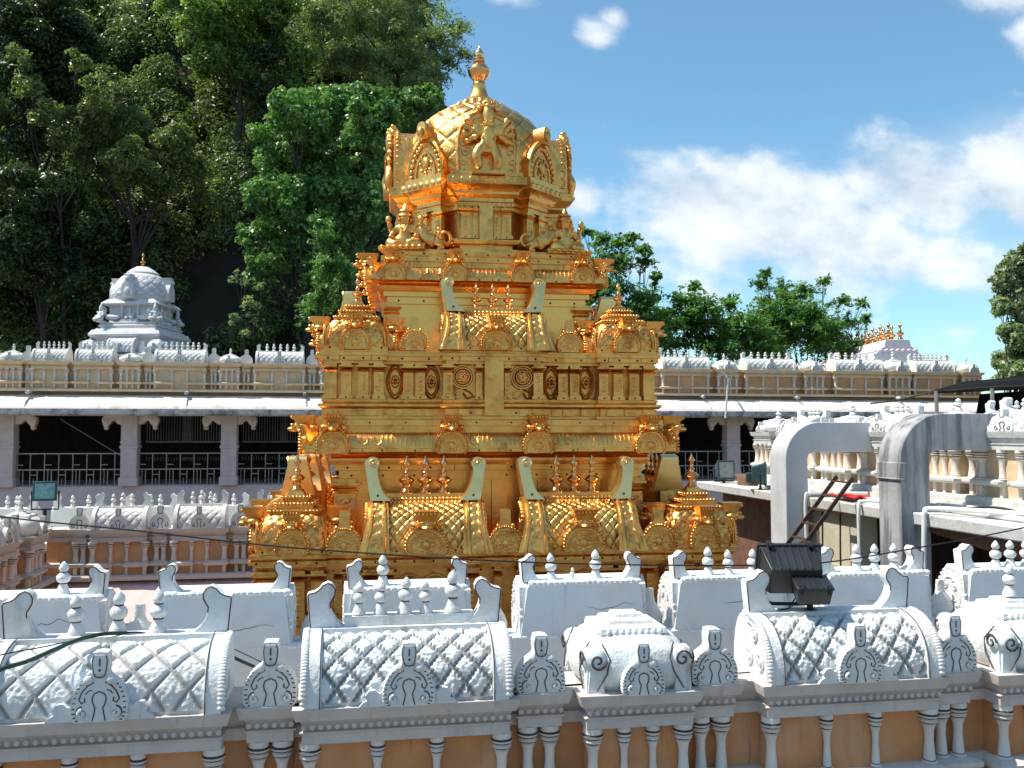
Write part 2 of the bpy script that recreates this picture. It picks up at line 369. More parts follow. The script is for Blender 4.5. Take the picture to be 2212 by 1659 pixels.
def white_kudu(w, h, dep, hi=True, m=('white', 'line'), wings=False, name='arch_niche', lines=True):
    """plaster gable arch with painted scrolls; front face at y=-dep"""
    mb = MB(); mb.prism(kudu_outline(w, h, .05 if hi else 0), 0, -dep)
    y = -dep
    if hi:
        mb.prism([(-.10*w, .69*h), (.10*w, .69*h), (.12*w, .79*h), (.128*w, .88*h), (.10*w, .955*h), (-.10*w, .955*h), (-.128*w, .88*h), (-.12*w, .79*h)], y, y-.006, m=0)
    if wings:
        for s in (-1, 1):
            pl = [(.46, 0), (.98, 0), (.9, .07), (.82, .10), (.86, .17), (.78, .25), (.66, .26), (.58, .2), (.5, .24), (.46, .2)]
            pl = [(s*x*w, z*h) for x, z in pl]
            mb.prism(pl if s > 0 else pl[::-1], 0, -dep*.75)
    if lines:
        r = .0050 if hi else .008
        ks = [(0.10, .02), (.075, .12), (.06, .2), (.095, .27), (.11, .33), (.085, .40), (.0, .435)]
        pts = [(x*w*1.15, y, z*h) for x, z in ks]; pts = pts+[(-p[0], p[1], p[2]) for p in reversed(pts[:-1])]
        mb.tube(pts, r, 5, 1)
        nk = [(.0, .635), (.08, .65), (.10, .69), (.122, .79), (.13, .88), (.10, .955)]
        pts = [(x*w, y-.004*hi, z*h) for x, z in nk]
        mb.tube([(-p[0], p[1], p[2]) for p in reversed(pts[1:])]+pts, r*.8, 5, 1)
        if hi:
            mb.tube([(0, y-.006, .80*h), (0, y-.006, .91*h)], r*1.2, 5, 1); mb.ell((0, y-.006, .74*h), (.009, .006, .009), 6, 4, 1)
            for s in (-1, 1):
                mb.tube([(s*.1*w, y, .57*h), (s*.21*w, y, .52*h), (s*.30*w, y, .44*h), (s*.36*w, y, .33*h), (s*.31*w, y, .27*h), (s*.25*w, y, .30*h), (s*.26*w, y, .35*h)], r, 5, 1)
                mb.tube([(s*.13*w, y, .46*h), (s*.2*w, y, .44*h), (s*.24*w, y, .40*h)], r*.8, 5, 1)
                sp = spiral(s*.30*w, .13*h, .13*w, 1.1, PI/2 if s > 0 else PI/2, -s, 14, y)
                mb.tube(sp, r, 5, 1); mb.tube([(p[0], y-.006, p[2]) for p in spiral(s*.30*w, .125*h, .085*w, 1.0, PI/2, -s, 12, y)], .012, 6, 0)
                for k in range(9):
                    i = k*.7; a = KUDU[int(i)+0]; b = KUDU[int(i)+1]; t = i-int(i)
                    x = (a[0]+(b[0]-a[0])*t)*w; z = (a[1]+(b[1]-a[1])*t)*h+.01
                    mb.tube([(s*x*.86, y, z*.97+.004), (s*x*.97, y, z)], r*.9, 4, 1)
                mb.ell((s*.2*w, y-.004, .60*h), (.03, .02, .028), 8, 6, 0)
        else:
            for s in (-1, 1): mb.tube(spiral(s*.28*w, .14*h, .12*w, 1.0, PI/2, -s, 8, y), r, 4, 1)
    return mb.build(name, list(m), sharp=45, bevel=.006 if hi else 0)

def horn_poly(w, h):
    """ridge-end crest, outer edge at x=0, curving down to x=w"""
    return [(x*w, z*h) for x, z in [(0, 0), (-.08, .74), (-.05, .78), (.08, .80), (.19, .85), (.29, .95), (.42, 1.0), (.53, .96), (.6, .86), (.595, .75), (.54, .66), (.475, .57),
            (.485, .46), (.54, .33), (.67, .18), (.83, .06), (1, -.01)]]
def horn(w, h, t, sgn, parent, loc, m=('white', 'maroon'), bev=.008, name='ridge_horn', line=True):
    mb = MB(); pl = horn_poly(w, h); pl = [(x*-sgn, z) for x, z in pl]
    if sgn > 0: pl = pl[::-1]
    mb.prism(pl, -t/2, t/2)
    if line:
        for y in (-t/2-.001,):
            ln = [(x, z) for x, z in horn_poly(w, h)[0:13]]
            mb.tube([(-sgn*(x*.97+.006), y, z*.985) for x, z in ln], .006, 4, 1)
    return mb.build(name, list(m), parent, loc, bevel=bev, sharp=45)

def barrel_mesh(L, D, H, pitch, amp, nu, nv, sc=0., back=.12, gw=.10, rough=0., ridge=True, seed=0):
    """barrel vault: front at y=-D (z=0), crest at y=-.02 (z=H), flat back"""
    mb = MB(); arc = PI/2*(D+H)*.5*.85
    def fn(i, j):
        x = (i-.5)*L; a = j*PI/2
        ca, sa = math.cos(a), math.sin(a)
        y = -D*(ca**.85 if ca > 0 else 0); z = H*(sa**.8 if sa > 0 else 0)
        nx = Vector((0, -ca, sa))
        h, k = diamond(x/pitch+.25, j*arc/pitch+.1, sc, gw)
        e = 1 if .02 < j < .93 else 0
        if rough: h += rough*noise.noise(Vector((x*34+seed, j*26, seed)))*(.15+h*.85)
        return (x, y+nx.y*h*amp*e, z+nx.z*h*amp*e, k*e)
    mb.surf(fn, nu, nv)
    mb.add([(-L/2, 0, H), (L/2, 0, H), (L/2, back, H), (-L/2, back, H), (L/2, back, 0), (-L/2, back, 0)], [(0, 1, 2, 3), (3, 2, 4, 5)])
    pr = [(-D*math.cos(j/10*PI/2)**.85 if j < 10 else 0, H*math.sin(j/10*PI/2)**.8 if j else 0) for j in range(11)]+[(back, H), (back, 0)]
    for s in (-1, 1): mb.add([(s*L/2, y, z) for y, z in pr], [tuple(range(len(pr))) if s < 0 else tuple(range(len(pr)-1, -1, -1))])
    if ridge:
        mb.box(-L/2, L/2, -.09*D-.02, back, H-.01, H+.05)
        n = int(L/.045)
        for i in range(n):
            x = -L/2+(i+.5)*L/n; mb.ell((x, -.13*D-.03, H-.005), (L/n*.48, .03, .022), 8, 5)
    return mb
def arch_pts(D, H, back, n=12, grow=0., b2=None):
    pts = []
    for j in range(n+1):
        a = j/n*PI/2; ca = max(0, math.cos(a)); sa = math.sin(a)
        pts.append((-(D+grow)*(ca**.85 if ca > 1e-6 else 0), (H+grow)*(sa**.8 if sa > 0 else 0)))
    return pts
def white_gable(D, H, back, t, sgn, parent, x, hi=True, m=('white', 'line')):
    """horseshoe end of a barrel roof: thick scalloped rim and carved end face"""
    mb = MB(); g = .045
    ar = arch_pts(D, H, back, 14, g)
    full = ar+[(-y*.55+back*.3, z) for y, z in reversed(ar[:-1])]
    full = [(y, z-.0) for y, z in full]
    pl = full if sgn < 0 else full[::-1]
    mb.prism(pl, 0 if sgn < 0 else 0, -t, 'x') if sgn > 0 else mb.prism(pl, 0, t, 'x')
    if hi:
        n = len(ar)
        for j in range(1, 30):
            q = j/30*(n-1); i = int(q); f = q-i; y = ar[i][0]*(1-f)+ar[i+1][0]*f; z = ar[i][1]*(1-f)+ar[i+1][1]*f
            mb.ell((sgn*.004, y*1.0, z), (.03, .018, .018), 6, 5)
        mb.tube([(-sgn*(t*.92), y*1.012, z*1.012) for y, z in ar], .005, 4, 1)
        # carved end face
        for k, (yy, zz, rr) in enumerate([(-.6*D, .28*H, .075), (-.1*D, .30*H, .07), (-.35*D, .75*H, .06)]):
            mb.tube([(sgn*.006, p[0], p[2]) for p in spiral(yy, zz, rr, 1.4, 1.0, 1, 16)], .011, 5, 0)
            mb.ell((sgn*.006, yy, zz), (.018, .02, .02), 6, 5)
        mb.tube([(sgn*.006, y*.86, z*.88) for y, z in ar], .012, 5, 0)
    return mb.build('gable_end', list(m), parent, (x+sgn*.012, 0, 0), bevel=.008 if hi else 0, sharp=45)

def white_shala(L, D, H, pitch, amp, fins, sc=0., hi=True, finh=.30, kw=.33, kh=.42, horns=True, ridge_block=0, rough=.5, seed=0, horn_w=.29, horn_h=.34, m='white', gw=.10, wings=True):
    mats = [m, 'line']
    mb = barrel_mesh(L, D, H, pitch, amp, int(L/(.006 if hi else .022)), int(90 if hi else 26), sc, rough=rough if hi else 0, seed=seed, gw=gw)
    if ridge_block: mb.box(-L/2+.24, L/2-.18, .0, .14, H+.04, H+.04+ridge_block)
    o = mb.build('barrel_shrine', mats, sharp=50)
    top = H+.045+ridge_block
    t = .11 if hi else .07
    for s in (-1, 1):
        white_gable(D, H, .12, t, s, o, s*L/2, hi, mats)
        if horns: horn(horn_w, horn_h, .10, s, o, (s*(L/2), .04, H+.03), (m, 'maroon'), .008 if hi else 0, line=hi)
    for q in fins:
        x, k = q if isinstance(q, tuple) else (q, 1)
        white_finial(finh*k, o, (x, .06, top), 16 if hi else 10, .05 if hi else 0, mats)
    if kw:
        k = white_kudu(kw, kh, .10 if hi else .07, hi, mats, wings, lines=True); k.parent = o; k.location = (0, -D+.02, 0)
    return o

def cushion(mb, hw, H, pitch, amp, nseg, nv, prof=None, seed=0, p=.28, nn=7):
    """square domed cushion with lozenge relief"""
    prof = prof or [(.96, 0), (1.0, .12), (1.0, .38), (.965, .58), (.88, .78), (.76, .92), (.62, 1.0)]
    def rz(t):
        q = t*(len(prof)-1); i = min(int(q), len(prof)-2); f = q-i
        return prof[i][0]*(1-f)+prof[i+1][0]*f, (prof[i][1]*(1-f)+prof[i+1][1]*f)*H
    def fn(i, j):
        a = i*2*PI; c, s = math.cos(a), math.sin(a)
        q = (abs(c)**(2/p*.5)+abs(s)**(2/p*.5)) if False else max(abs(c), abs(s))
        n = nn; q = (abs(c)**n+abs(s)**n)**(1/n)
        r, z = rz(j)
        al = math.atan2(min(abs(c), abs(s)), max(abs(c), abs(s)))
        u = math.tan(al)*hw*(1 if (abs(c) > abs(s)) else -1)
        h, k = diamond(u/pitch, j*H*1.2/pitch, 0, .12)
        e = amp if .04 < j < .96 else 0
        R = hw*r/q+h*e
        return (R*c, R*s, z+(h*e*.5 if j > .7 else 0), k*(1 if e else 0))
    mb.surf(fn, nseg, nv)
def sq(h): return [(-h, -h), (h, -h), (h, h), (-h, h)]

def white_kuta(hw, H, hi=True, fin=.3, m='white', kw=.3, kh=.36):
    mb = MB(); cushion(mb, hw, H, .5, 0.0, 80 if hi else 32, 18 if hi else 8, [(.88, 0), (.98, .12), (1.04, .32), (1.04, .52), (.97, .73), (.82, .90), (.58, 1.0)], nn=3.4)
    mb.sweep(sq(hw*.56), [(0, H-.04), (.03, H-.01), (.02, H+.025), (-.05, H+.04), (-.06, H+.065), (-.12, H+.075), (-.13, H+.10)])
    if hi:
        for s in (-1, 1):
            for a in range(4):
                st = mb.mark()
                mb.tube([(s*hw*.80, -hw*1.0, .02), (s*hw*.62, -hw*1.02, H*.35), (s*hw*.55, -hw*.98, H*.6), (s*hw*.66, -hw*.85, H*.85)], .006, 5, 1)
                mb.ell((s*hw*.78, -hw*.88, H*.58), (.085, .06, .085), 12, 8); mb.tube([(q[0], q[1], q[2]) for q in spiral(s*hw*.78, H*.58, .065, 1.3, 0, s, 14, -hw*.88-.058)], .008, 5, 1)
                mb.frus((s*hw*.80-.06, s*hw*.80+.06, -hw*.97, -hw*.7), 0, (s*hw*.79-.04, s*hw*.79+.04, -hw*.94, -hw*.7), H*.5)
                mb.xf(Matrix.Rotation(a*PI/2, 4, 'Z'), st)
        for i in range(9):
            for a in range(4):
                st = mb.mark(); mb.ell((-hw*.54+(i+.5)*hw*1.08/9, -hw*.60, H-.005), (hw*.065, .03, .028), 8, 5); mb.xf(Matrix.Rotation(a*PI/2, 4, 'Z'), st)
    o = mb.build('dome_shrine', [m, 'line'], sharp=50)
    for a in ((0, 2) if hi else range(4)):
        k = white_kudu(kw, kh, .08, hi, (m, 'line'), lines=True)
        k.parent = o; k.rotation_euler.z = a*PI/2; k.location = Matrix.Rotation(a*PI/2, 4, 'Z') @ Vector((0, -hw+.0, 0))
    if fin: white_finial(fin, o, (0, 0, H+.12), 16 if hi else 10, .03 if hi else 0, (m, 'line'))
    return o

PIL = [(.062, 0), (.062, .03), (.05, .045), (.046, .06), (.034, .42), (.038, .60), (.05, .68), (.056, .70), (.042, .715), (.042, .73), (.066, .75), (.07, .775), (.05, .80), (.05, .815), (.074, .84), (.078, .87), (.058, .90), (.07, .905), (.07, 1.0)]
PILM = [0]*2+[1]+[0]*5+[1, 0, 0, 0, 1, 0, 0, 1, 0, 0]
def pilaster(k=1., z0=-.66, z1=-.25, post=True, m='col', n=8):
    mb = MB(); h = z1-z0
    mb.lathe([(r*k*1.12, z0+z*h) for r, z in PIL], n=n, mats=PILM, ph=PI/n)
    if post: mb.box(-.03*k, .03*k, -.03*k, .03*k, -.92, -.74)
    return mb.build('pilaster', [m, 'line'], sharp=50)

def parapet(root, bays, x0, x1, mats, protos, depth=.35, openings=True, hi=False, base=True, lowwall=-1.0):
    """bays: (kind, xa, xb, extra).  local x along the wall, front towards -y, z=0 on top of the ledge"""
    wallm, ledgem, colm = mats
    poly = [(x0, -.05)]
    off = {'S': -.22, 'K': -.24, 'N': -.12}
    for b in bays:
        o = off[b[0]]; poly += [(b[1], -.05), (b[1], o), (b[2], o), (b[2], -.05)]
    poly += [(x1, -.05), (x1, depth), (x0, depth)]
    q = []
    for p in poly:
        if not q or (abs(p[0]-q[-1][0])+abs(p[1]-q[-1][1])) > 1e-4: q.append(p)
    poly = q
    mb = MB(); mb.sweep(poly, [(-.09, -.25), (-.015, -.25), (-.015, -.18), (.0, -.175), (.0, -.165), (-.035, -.16), (-.005, -.10), (-.005, -.088), (.025, -.085), (.04, -.04), (.05, 0)])
    for b in bays:                    # beads under the ledge
        if hi:
            n = int((b[2]-b[1])/.055)
            for i in range(n): mb.ell((b[1]+(i+.5)*(b[2]-b[1])/n, off[b[0]]-.012, -.128), (.02, .014, .02), 7, 5)
    mb.build('ledge', ledgem, root, bevel=.006 if hi else 0, sharp=30)
    mb = MB(); mb.box(x0, x1, .02, depth-.05, lowwall, -.24)
    for b in bays:
        if b[0] != 'N':
            w_ = b[2]-b[1]; mb.box(b[1]+.04, b[2]-.04, off[b[0]]+.10, .03, -1.0, -.248)
    mb.build('wall_panel', wallm, root)
    if base:
        mb = MB()
        pl2 = [(x0, -.03)]
        for b in bays:
            o = off[b[0]]
            if b[0] == 'S':
                w_ = b[2]-b[1]; a1 = b[1]+w_*.37; a2 = b[1]+w_*.63
                pl2 += [(b[1], -.03), (b[1], o), (a1, o), (a1, o+.13), (a2, o+.13), (a2, o), (b[2], o), (b[2], -.03)]
            else: pl2 += [(b[1], -.03), (b[1], o), (b[2], o), (b[2], -.03)]
        pl2 += [(x1, -.03), (x1, depth-.08), (x0, depth-.08)]
        q = []
        for p in pl2:
            if not q or (abs(p[0]-q[-1][0])+abs(p[1]-q[-1][1])) > 1e-4: q.append(p)
        mb.sweep(q, [(-.02, -.75), (.02, -.742), (.045, -.715), (.045, -.68), (.0, -.66), (-.01, -.655)])
        mb.build('base_moulding', ledgem, root, sharp=30, bevel=.005 if hi else 0)
        mb = MB(); mb.sweep([(x0, -.26), (x1, -.26), (x1, depth), (x0, depth)], [(0, -1.0), (0, -.93), (-.03, -.9)])
        mb.build('sill', ledgem, root)
    for b in bays:
        kind, a, c = b[:3]; o = off[kind]; wd = c-a
        xs = {'S': [.045, .36, .64, .955], 'K': [.09, .37, .63, .91], 'N': [.27, .73]}[kind]
        for i, f in enumerate(xs):
            thin = (kind in 'SK' and 0 < i < 3)
            protos['pil_thin' if thin else 'pil'].place(root, (a+wd*f, o+.075, 0))
    for b in bays:
        kind, a, c = b[:3]; key = b[3]; o = off[kind]; pr = protos[key]
        s = b[4] if len(b) > 4 else 1
        s3 = Vector(s) if hasattr(s, '__len__') else Vector((s, s, s))
        if kind == 'N' or not hi: s3 = Vector((s3.x*random.uniform(.96, 1.03), s3.y, s3.z*random.uniform(.95, 1.05)))
        pr.place(root, ((a+c)/2, o+(protos['D'] if kind == 'S' else (c-a)*.5*.95 if kind == 'K' else .10), .0), random.uniform(-.03, .03) if kind != 'S' else 0, s3)
exec_parts = []

# ------------------------------------------------------------------ the gilded tower
tower = empty('temple_tower', (1.87, 14.0, 0), rad(-2.5), label='large gilded tiered temple tower with a domed top and deity figures', cat='tower')
GR = ['gold', 'rivet']
def rivets(mb, y, z, xs, r=.016):
    for x in xs: mb.ell((x, y, z), (r, .008, r), 7, 4, 1)

def seams(mb, y, z0, z1, xs):
    for x in xs: mb.box(x-.004, x+.004, y-.002, y+.01, z0, z1, 1)
def gold_kudu(w, h, dep, lion=True, name='gable_arch', flower=True):
    mb = MB(); o = [(.40, 0), (.47, .03), (.5, .12), (.5, .26), (.46, .38), (.37, .49), (.25, .57), (.1, .61), (0, .615)]
    half = [(x*w, z*h) for x, z in o]; pl = half+[(-x, z) for x, z in reversed(half[:-1])]
    mb.prism(pl, 0, -dep, taper=.96, c=(0, .25*h))
    n = 26
    for i in range(n):                # beaded rim
        q = i/(n-1)*(len(half)*2-2); k = int(min(q, len(pl)-2)); f = q-k
        x = pl[k][0]*(1-f)+pl[k+1][0]*f; z = pl[k][1]*(1-f)+pl[k+1][1]*f
        mb.ell((x*.95, -dep, z*.95+.01*h), (.045*w, .03, .045*w), 7, 5)
    mb.tube([(x*.76, -dep, z*.80+.01*h) for x, z in pl], .016*w, 5)
    mb.tube([(x*.50, -dep, z*.58+.03*h) for x, z in pl], .013*w, 5)
    for i in range(15):
        a = PI*i/14; mb.ell((.36*w*math.cos(a), -dep, .14*h+.30*h*math.sin(a)), (.035*w, .014, .035*w), 6, 4)
    mb.ell((0, -dep, .2*h), (.09*w, .02, .11*h), 12, 6)
    if flower:
        for i in range(8):
            a = i*PI/4; mb.ell((.15*w*math.cos(a), -dep-.002, .20*h+.15*w*math.sin(a)), (.05*w, .010, .05*w), 6, 4)
    if lion:                          # lion mask crowning the arch
        f = -dep-.05
        mb.ell((0, f*.8, .70*h), (.22*w, .11, .15*h), 12, 8); mb.ell((0, f-.06, .63*h), (.14*w, .08, .07*h), 10, 6)
        mb.frus((-.2*w, .2*w, f*.9-.03, .0), .76*h, (-.29*w, .29*w, f-.08, .02), 1.0*h)
        for s in (-1, 1):
            mb.ell((s*.10*w, f-.065, .745*h), (.05*w, .03, .035*h), 7, 5); mb.ell((s*.28*w, f*.6, .68*h), (.11*w, .08, .08*h), 8, 6)
            mb.tube([(s*.18*w, f, .66*h), (s*.3*w, f*.8, .56*h), (s*.37*w, f*.8, .60*h), (s*.33*w, f*.8, .66*h)], [.04*w, .035*w, .03*w, .02*w], 6)
        for i in range(-2, 3): mb.ell((i*.09*w, f-.05, .93*h), (.04*w, .05, .05*h), 6, 5)
    else:                             # bottle-neck panel
        mb.prism([(-.24*w, .55*h), (.24*w, .55*h), (.15*w, .72*h), (.15*w, .97*h), (.11*w, 1.0*h), (-.11*w, 1.0*h), (-.15*w, .97*h), (-.15*w, .72*h)], 0, -dep*.9)
        for s in (-1, 1): mb.tube(spiral(s*.33*w, .13*h, .1*w, 1.1, PI/2, -s, 10, -dep), .02*w, 5); mb.ell((s*.22*w, -dep, .62*h), (.06*w, .02, .05*h), 7, 5)
        rivets(mb, -dep, .07*h, (-.36*w, .36*w), .014)
    return mb.build(name, GR, sharp=50)

def gold_shala(L, D, H, fh, hh):
    mb = barrel_mesh(L-.5, D, H, .125, .013, 110, 64, 0, .12, .08, ridge=False)
    for z, y, rr in ((H+.0, -.10, .028), (H+.045, -.06, .026)):
        n = int((L-.5)/.05)
        for i in range(n): mb.ell((-(L-.5)/2+(i+.5)*(L-.5)/n, y, z), ((L-.5)/n*.52, .03, rr), 7, 5)
    mb.box(-L/2+.24, L/2-.24, -.07, .12, H, H+.04); mb.box(-L/2+.2, L/2-.2, -.03, .12, H+.04, H+.11)
    mb.box(-L/2+.2, L/2-.2, -D-.012, -D+.03, -.0, .045); rivets(mb, -D-.012, .03, [-L*.25, L*.25], .014)
    o = mb.build('barrel_shrine', GR, sharp=50)
    for s in (-1, 1):                 # wide moulded end band, flaring at the foot
        b = MB(); g = .05
        def fn(i, j, s=s):
            a = j*PI/2; ca, sa = max(0, math.cos(a)), math.sin(a)
            wd = .27-.03*j; fl = .10*max(0, 1-j*2.2)**2
            gg = g+.022*(1 if .12 < i < .3 or .72 < i < .9 else 0)+.012*math.sin(j*46)*(1 if .36 < i < .66 else 0)
            x = L/2-wd+(wd+fl)*i
            return (s*x, -(D+gg+fl*.6)*(ca**.85 if ca > 1e-6 else 0)-.002, (H+gg)*(sa**.8 if sa > 0 else 0))
        b.surf(fn, 20, 40)
        ar = [fn(1, j/16) for j in range(17)]; ar = [(q[1], q[2]) for q in ar]+[(.12, H+g), (.12, 0)]
        b.add([(s*(L/2+(.10*max(0, 1-j/16*2.2)**2 if j < 17 else 0)), y, z) for j, (y, z) in enumerate(ar)], [tuple(range(len(ar))) if s > 0 else tuple(range(len(ar)-1, -1, -1))])
        for k in range(12):
            a = (k+.5)/12*PI/2; b.ell((s*(L/2+.02), -(D-.06)*math.cos(a)**.85, (H-.05)*math.sin(a)**.8+.02), (.025, .04, .04), 7, 5)
        b.tube([(s*(L/2+.02), p[0], p[2]) for p in spiral(-D*.35, H*.42, .15, 1.6, 0, 1, 20)], .025, 6)
        b.build('gable_end', GR, o, sharp=50)
        h = MB(); wv = .26; x0 = L/2-.03
        hp_ = [(0, -.02), (-.075, .86), (-.07, .91), (-.025, .98), (.03, 1.0), (.075, .975), (.105, .90), (.105, .82), (.085, .75), (.08, .70), (.09, .55), (.115, .34), (.16, .15), (.215, .04), (.25, -.03)]
        pl = [(s*(x0-x), H+.05+z*hh) for x, z in hp_][::-1]
        h.prism(pl if s > 0 else pl[::-1], -.24, .22)
        for k, v in enumerate(h.v): h.v[k] = (v[0], v[1]*(1-.5*min(1, max(0, (v[2]-H)/hh))), v[2])
        for k, (zz, rr) in enumerate(((.22, .09), (.48, .07), (.72, .05))): h.tube([(s*(L/2-.035+.02*zz), p[0], p[2]) for p in spiral(0, H+.05+hh*zz, rr, 1.5, 0, 1 if k % 2 else -1, 16)], .014, 5)
        h.tube([(s*(x0-.03)+p[0], -.142, H+.05+hh*.87+p[2]) for p in spiral(0, 0, .062, 1.5, 0, s, 18)], .012, 5)
        h.ell((s*(x0-.03), -.142, H+.05+hh*.87), (.02, .015, .02), 7, 5)
        rivets(h, -.228, H+.10, [s*(x0-.09)])
        h.build('ridge_horn', ['goldpale', 'rivet'], o, bevel=.006, sharp=40)
    for i in (-1, 0, 1): gold_finial(fh, 'finial', o, (i*(.235 if L > 1.4 else .22), .04, H+.105))
    k = gold_kudu(.52 if L > 1.4 else .42, .52 if L > 1.4 else .44, .15); k.parent = o; k.location = (0, -D+.04, -.0)
    return o

def gold_kuta(hw, H, fh):
    mb = MB(); cushion(mb, hw, H, .15, .014, 120, 30)
    mb.sweep(sq(hw*.62), [(0, H-.03), (.03, H), (.03, H+.045), (-.05, H+.06), (-.05, H+.085), (-.03, H+.09), (-.03, H+.125), (-.11, H+.14), (-.12, H+.165), (-.10, H+.17), (-.10, H+.195), (-.17, H+.205), (-.18, H+.25), (-.20, H+.26)])
    for lv, (e, z) in enumerate(((.03, .022), (-.03, .107), (-.10, .183))):
        n = 14-3*lv; q = hw*.62+e
        for a in range(4):
            st = mb.mark()
            for i in range(n): mb.ell((-q+(i+.5)*2*q/n, -q-.003, H+z), (q/n*1.0, .02, .02), 6, 4)
            mb.xf(Matrix.Rotation(a*PI/2, 4, 'Z'), st)
    mb.sweep(sq(hw*.97), [(.0, -.0), (.012, .0), (.012, .05), (-.01, .055)])
    rivets(mb, -hw*.97-.013, .03, (-hw*.8, -hw*.35, hw*.35, hw*.8), .015)
    for s in (-1, 1):                 # scroll relief on each shoulder
        for a in range(4):
            st = mb.mark(); mb.tube(spiral(s*hw*.6, H*.62, hw*.24, 1.3, 0, s, 18, -hw*.99), .012, 5)
            mb.tube([(s*hw*.92, -hw*.99, .06), (s*hw*.90, -hw*1.01, H*.4), (s*hw*.80, -hw*.98, H*.75)], .014, 5); mb.xf(Matrix.Rotation(a*PI/2, 4, 'Z'), st)
    o = mb.build('corner_shrine', GR, sharp=50)
    gold_finial(fh, 'finial', o, (0, 0, H+.25))
    kp = Proto(gold_kudu(hw*.92, H*1.12, .12))
    for a in range(4): kp.place(o, Matrix.Rotation(a*PI/2, 4, 'Z') @ Vector((0, -hw+.03, 0)), a*PI/2)
    return o

def gold_pilaster(w_, z0, z1, dep=.1):
    mb = MB(); h = z1-z0; x = w_/2
    mb.box(-x*1.15, x*1.15, -dep*1.05, 0, z0, z0+.10*h); mb.box(-x*.9, x*.9, -dep*.92, 0, z0+.1*h, z0+.14*h)
    mb.box(-x*.85, x*.85, -dep*.8, 0, z0+.14*h, z0+.76*h)
    for s in (-1, 1): mb.box(s*x*.7-x*.13, s*x*.7+x*.13, -dep*.86, -dep*.7, z0+.17*h, z0+.73*h)
    mb.box(-x*.6, x*.6, -dep*.86, -dep*.7, z0+.68*h, z0+.73*h); mb.box(-x*.6, x*.6, -dep*.86, -dep*.7, z0+.17*h, z0+.21*h)
    for i in range(4): mb.ell((0, -dep*.8, z0+(.28+.12*i)*h), (x*.4, .014, .045*h), 7, 5)
    mb.frus((-x*.85, x*.85, -dep*.8, 0), z0+.76*h, (-x*1.1, x*1.1, -dep*1.0, 0), z0+.80*h)
    mb.frus((-x*1.1, x*1.1, -dep, 0), z0+.80*h, (-x*.8, x*.8, -dep*.8, 0), z0+.84*h)
    mb.frus((-x*.8, x*.8, -dep*.8, 0), z0+.85*h, (-x*1.3, x*1.3, -dep*1.15, 0), z0+.90*h)
    mb.box(-x*1.3, x*1.3, -dep*1.15, 0, z0+.90*h, z0+.94*h); mb.box(-x*.9, x*.9, -dep, 0, z0+.94*h, z0+1.0*h)
    rivets(mb, -dep*1.06, z0+.05*h, (0,), .012)
    return mb.build('pilaster', GR)

def tier_plan(side):
    """side: list of (x, outward) from left to right along the front; repeated on four sides, counter-clockwise"""
    pts = []
    for k in range(4):
        c, s = round(math.cos(k*PI/2)), round(math.sin(k*PI/2))
        for x, o in side:
            q = (x*c+o*s, x*s-o*c)
            if not pts or (abs(q[0]-pts[-1][0])+abs(q[1]-pts[-1][1])) > 1e-5: pts.append(q)
    if abs(pts[0][0]-pts[-1][0])+abs(pts[0][1]-pts[-1][1]) < 1e-5: pts.pop()
    return pts
ROTS = (0, PI/2, -PI/2)
def spin(x, o, z, a):
    return Matrix.Rotation(a, 4, 'Z') @ Vector((x, -o, z))

# base tier
pl0 = tier_plan([(-2.98, 2.98), (-2.1, 2.98), (-2.1, 2.93), (-1.68, 2.93), (-1.68, 2.98), (-.2, 2.98), (-.2, 2.93), (.2, 2.93), (.2, 2.98), (1.68, 2.98), (1.68, 2.93), (2.1, 2.93), (2.1, 2.98), (2.98, 2.98)])
mb = MB(); mb.sweep(pl0, [(-.12, -7.5), (-.12, -2.95), (.03, -2.93), (.03, -2.8), (-.06, -2.78), (-.06, -2.68), (.0, -2.66), (.02, -2.60), (.02, -2.52), (-.08, -2.50), (-.08, -2.44), (-.02, -2.42), (.0, -2.37), (.0, -2.31), (-.09, -2.29), (-.09, -2.235), (-.30, -2.23), (-.30, -1.66),
                          (-.10, -1.655), (-.08, -1.61), (-.03, -1.605), (-.03, -1.575), (.02, -1.57), (.02, -1.53), (-.01, -1.525), (.015, -1.50), (.015, -1.455)])
for a in ROTS:
    st = mb.mark()
    for z, y, n in ((-1.55, -3.003, 26), (-2.56, -3.003, 18), (-2.26, -2.895, 30)): rivets(mb, y, z, [-2.9+5.8*i/(n-1) for i in range(n) if not (1.7 < abs(-2.9+5.8*i/(n-1)) < 2.08 or abs(-2.9+5.8*i/(n-1)) < .2)])
    mb.xf(Matrix.Rotation(a, 4, 'Z'), st)
base = mb.build('base_tier', GR, tower)
pp = Proto(gold_pilaster(.17, -2.23, -1.655, .22)); pt = Proto(gold_pilaster(.11, -2.23, -1.655, .18))
for a in ROTS:
    for x in (-2.87, -2.64, -2.42, -2.2, -1.58, -1.36, -.32, -.52, .32, .52, 1.36, 1.58, 2.2, 2.42, 2.64, 2.87): pp.place(base, spin(x, 2.69, 0, a), a)
    for x in (-1.82, -1.96, .0, 1.82, 1.96): pt.place(base, spin(x, 2.60, 0, a), a)
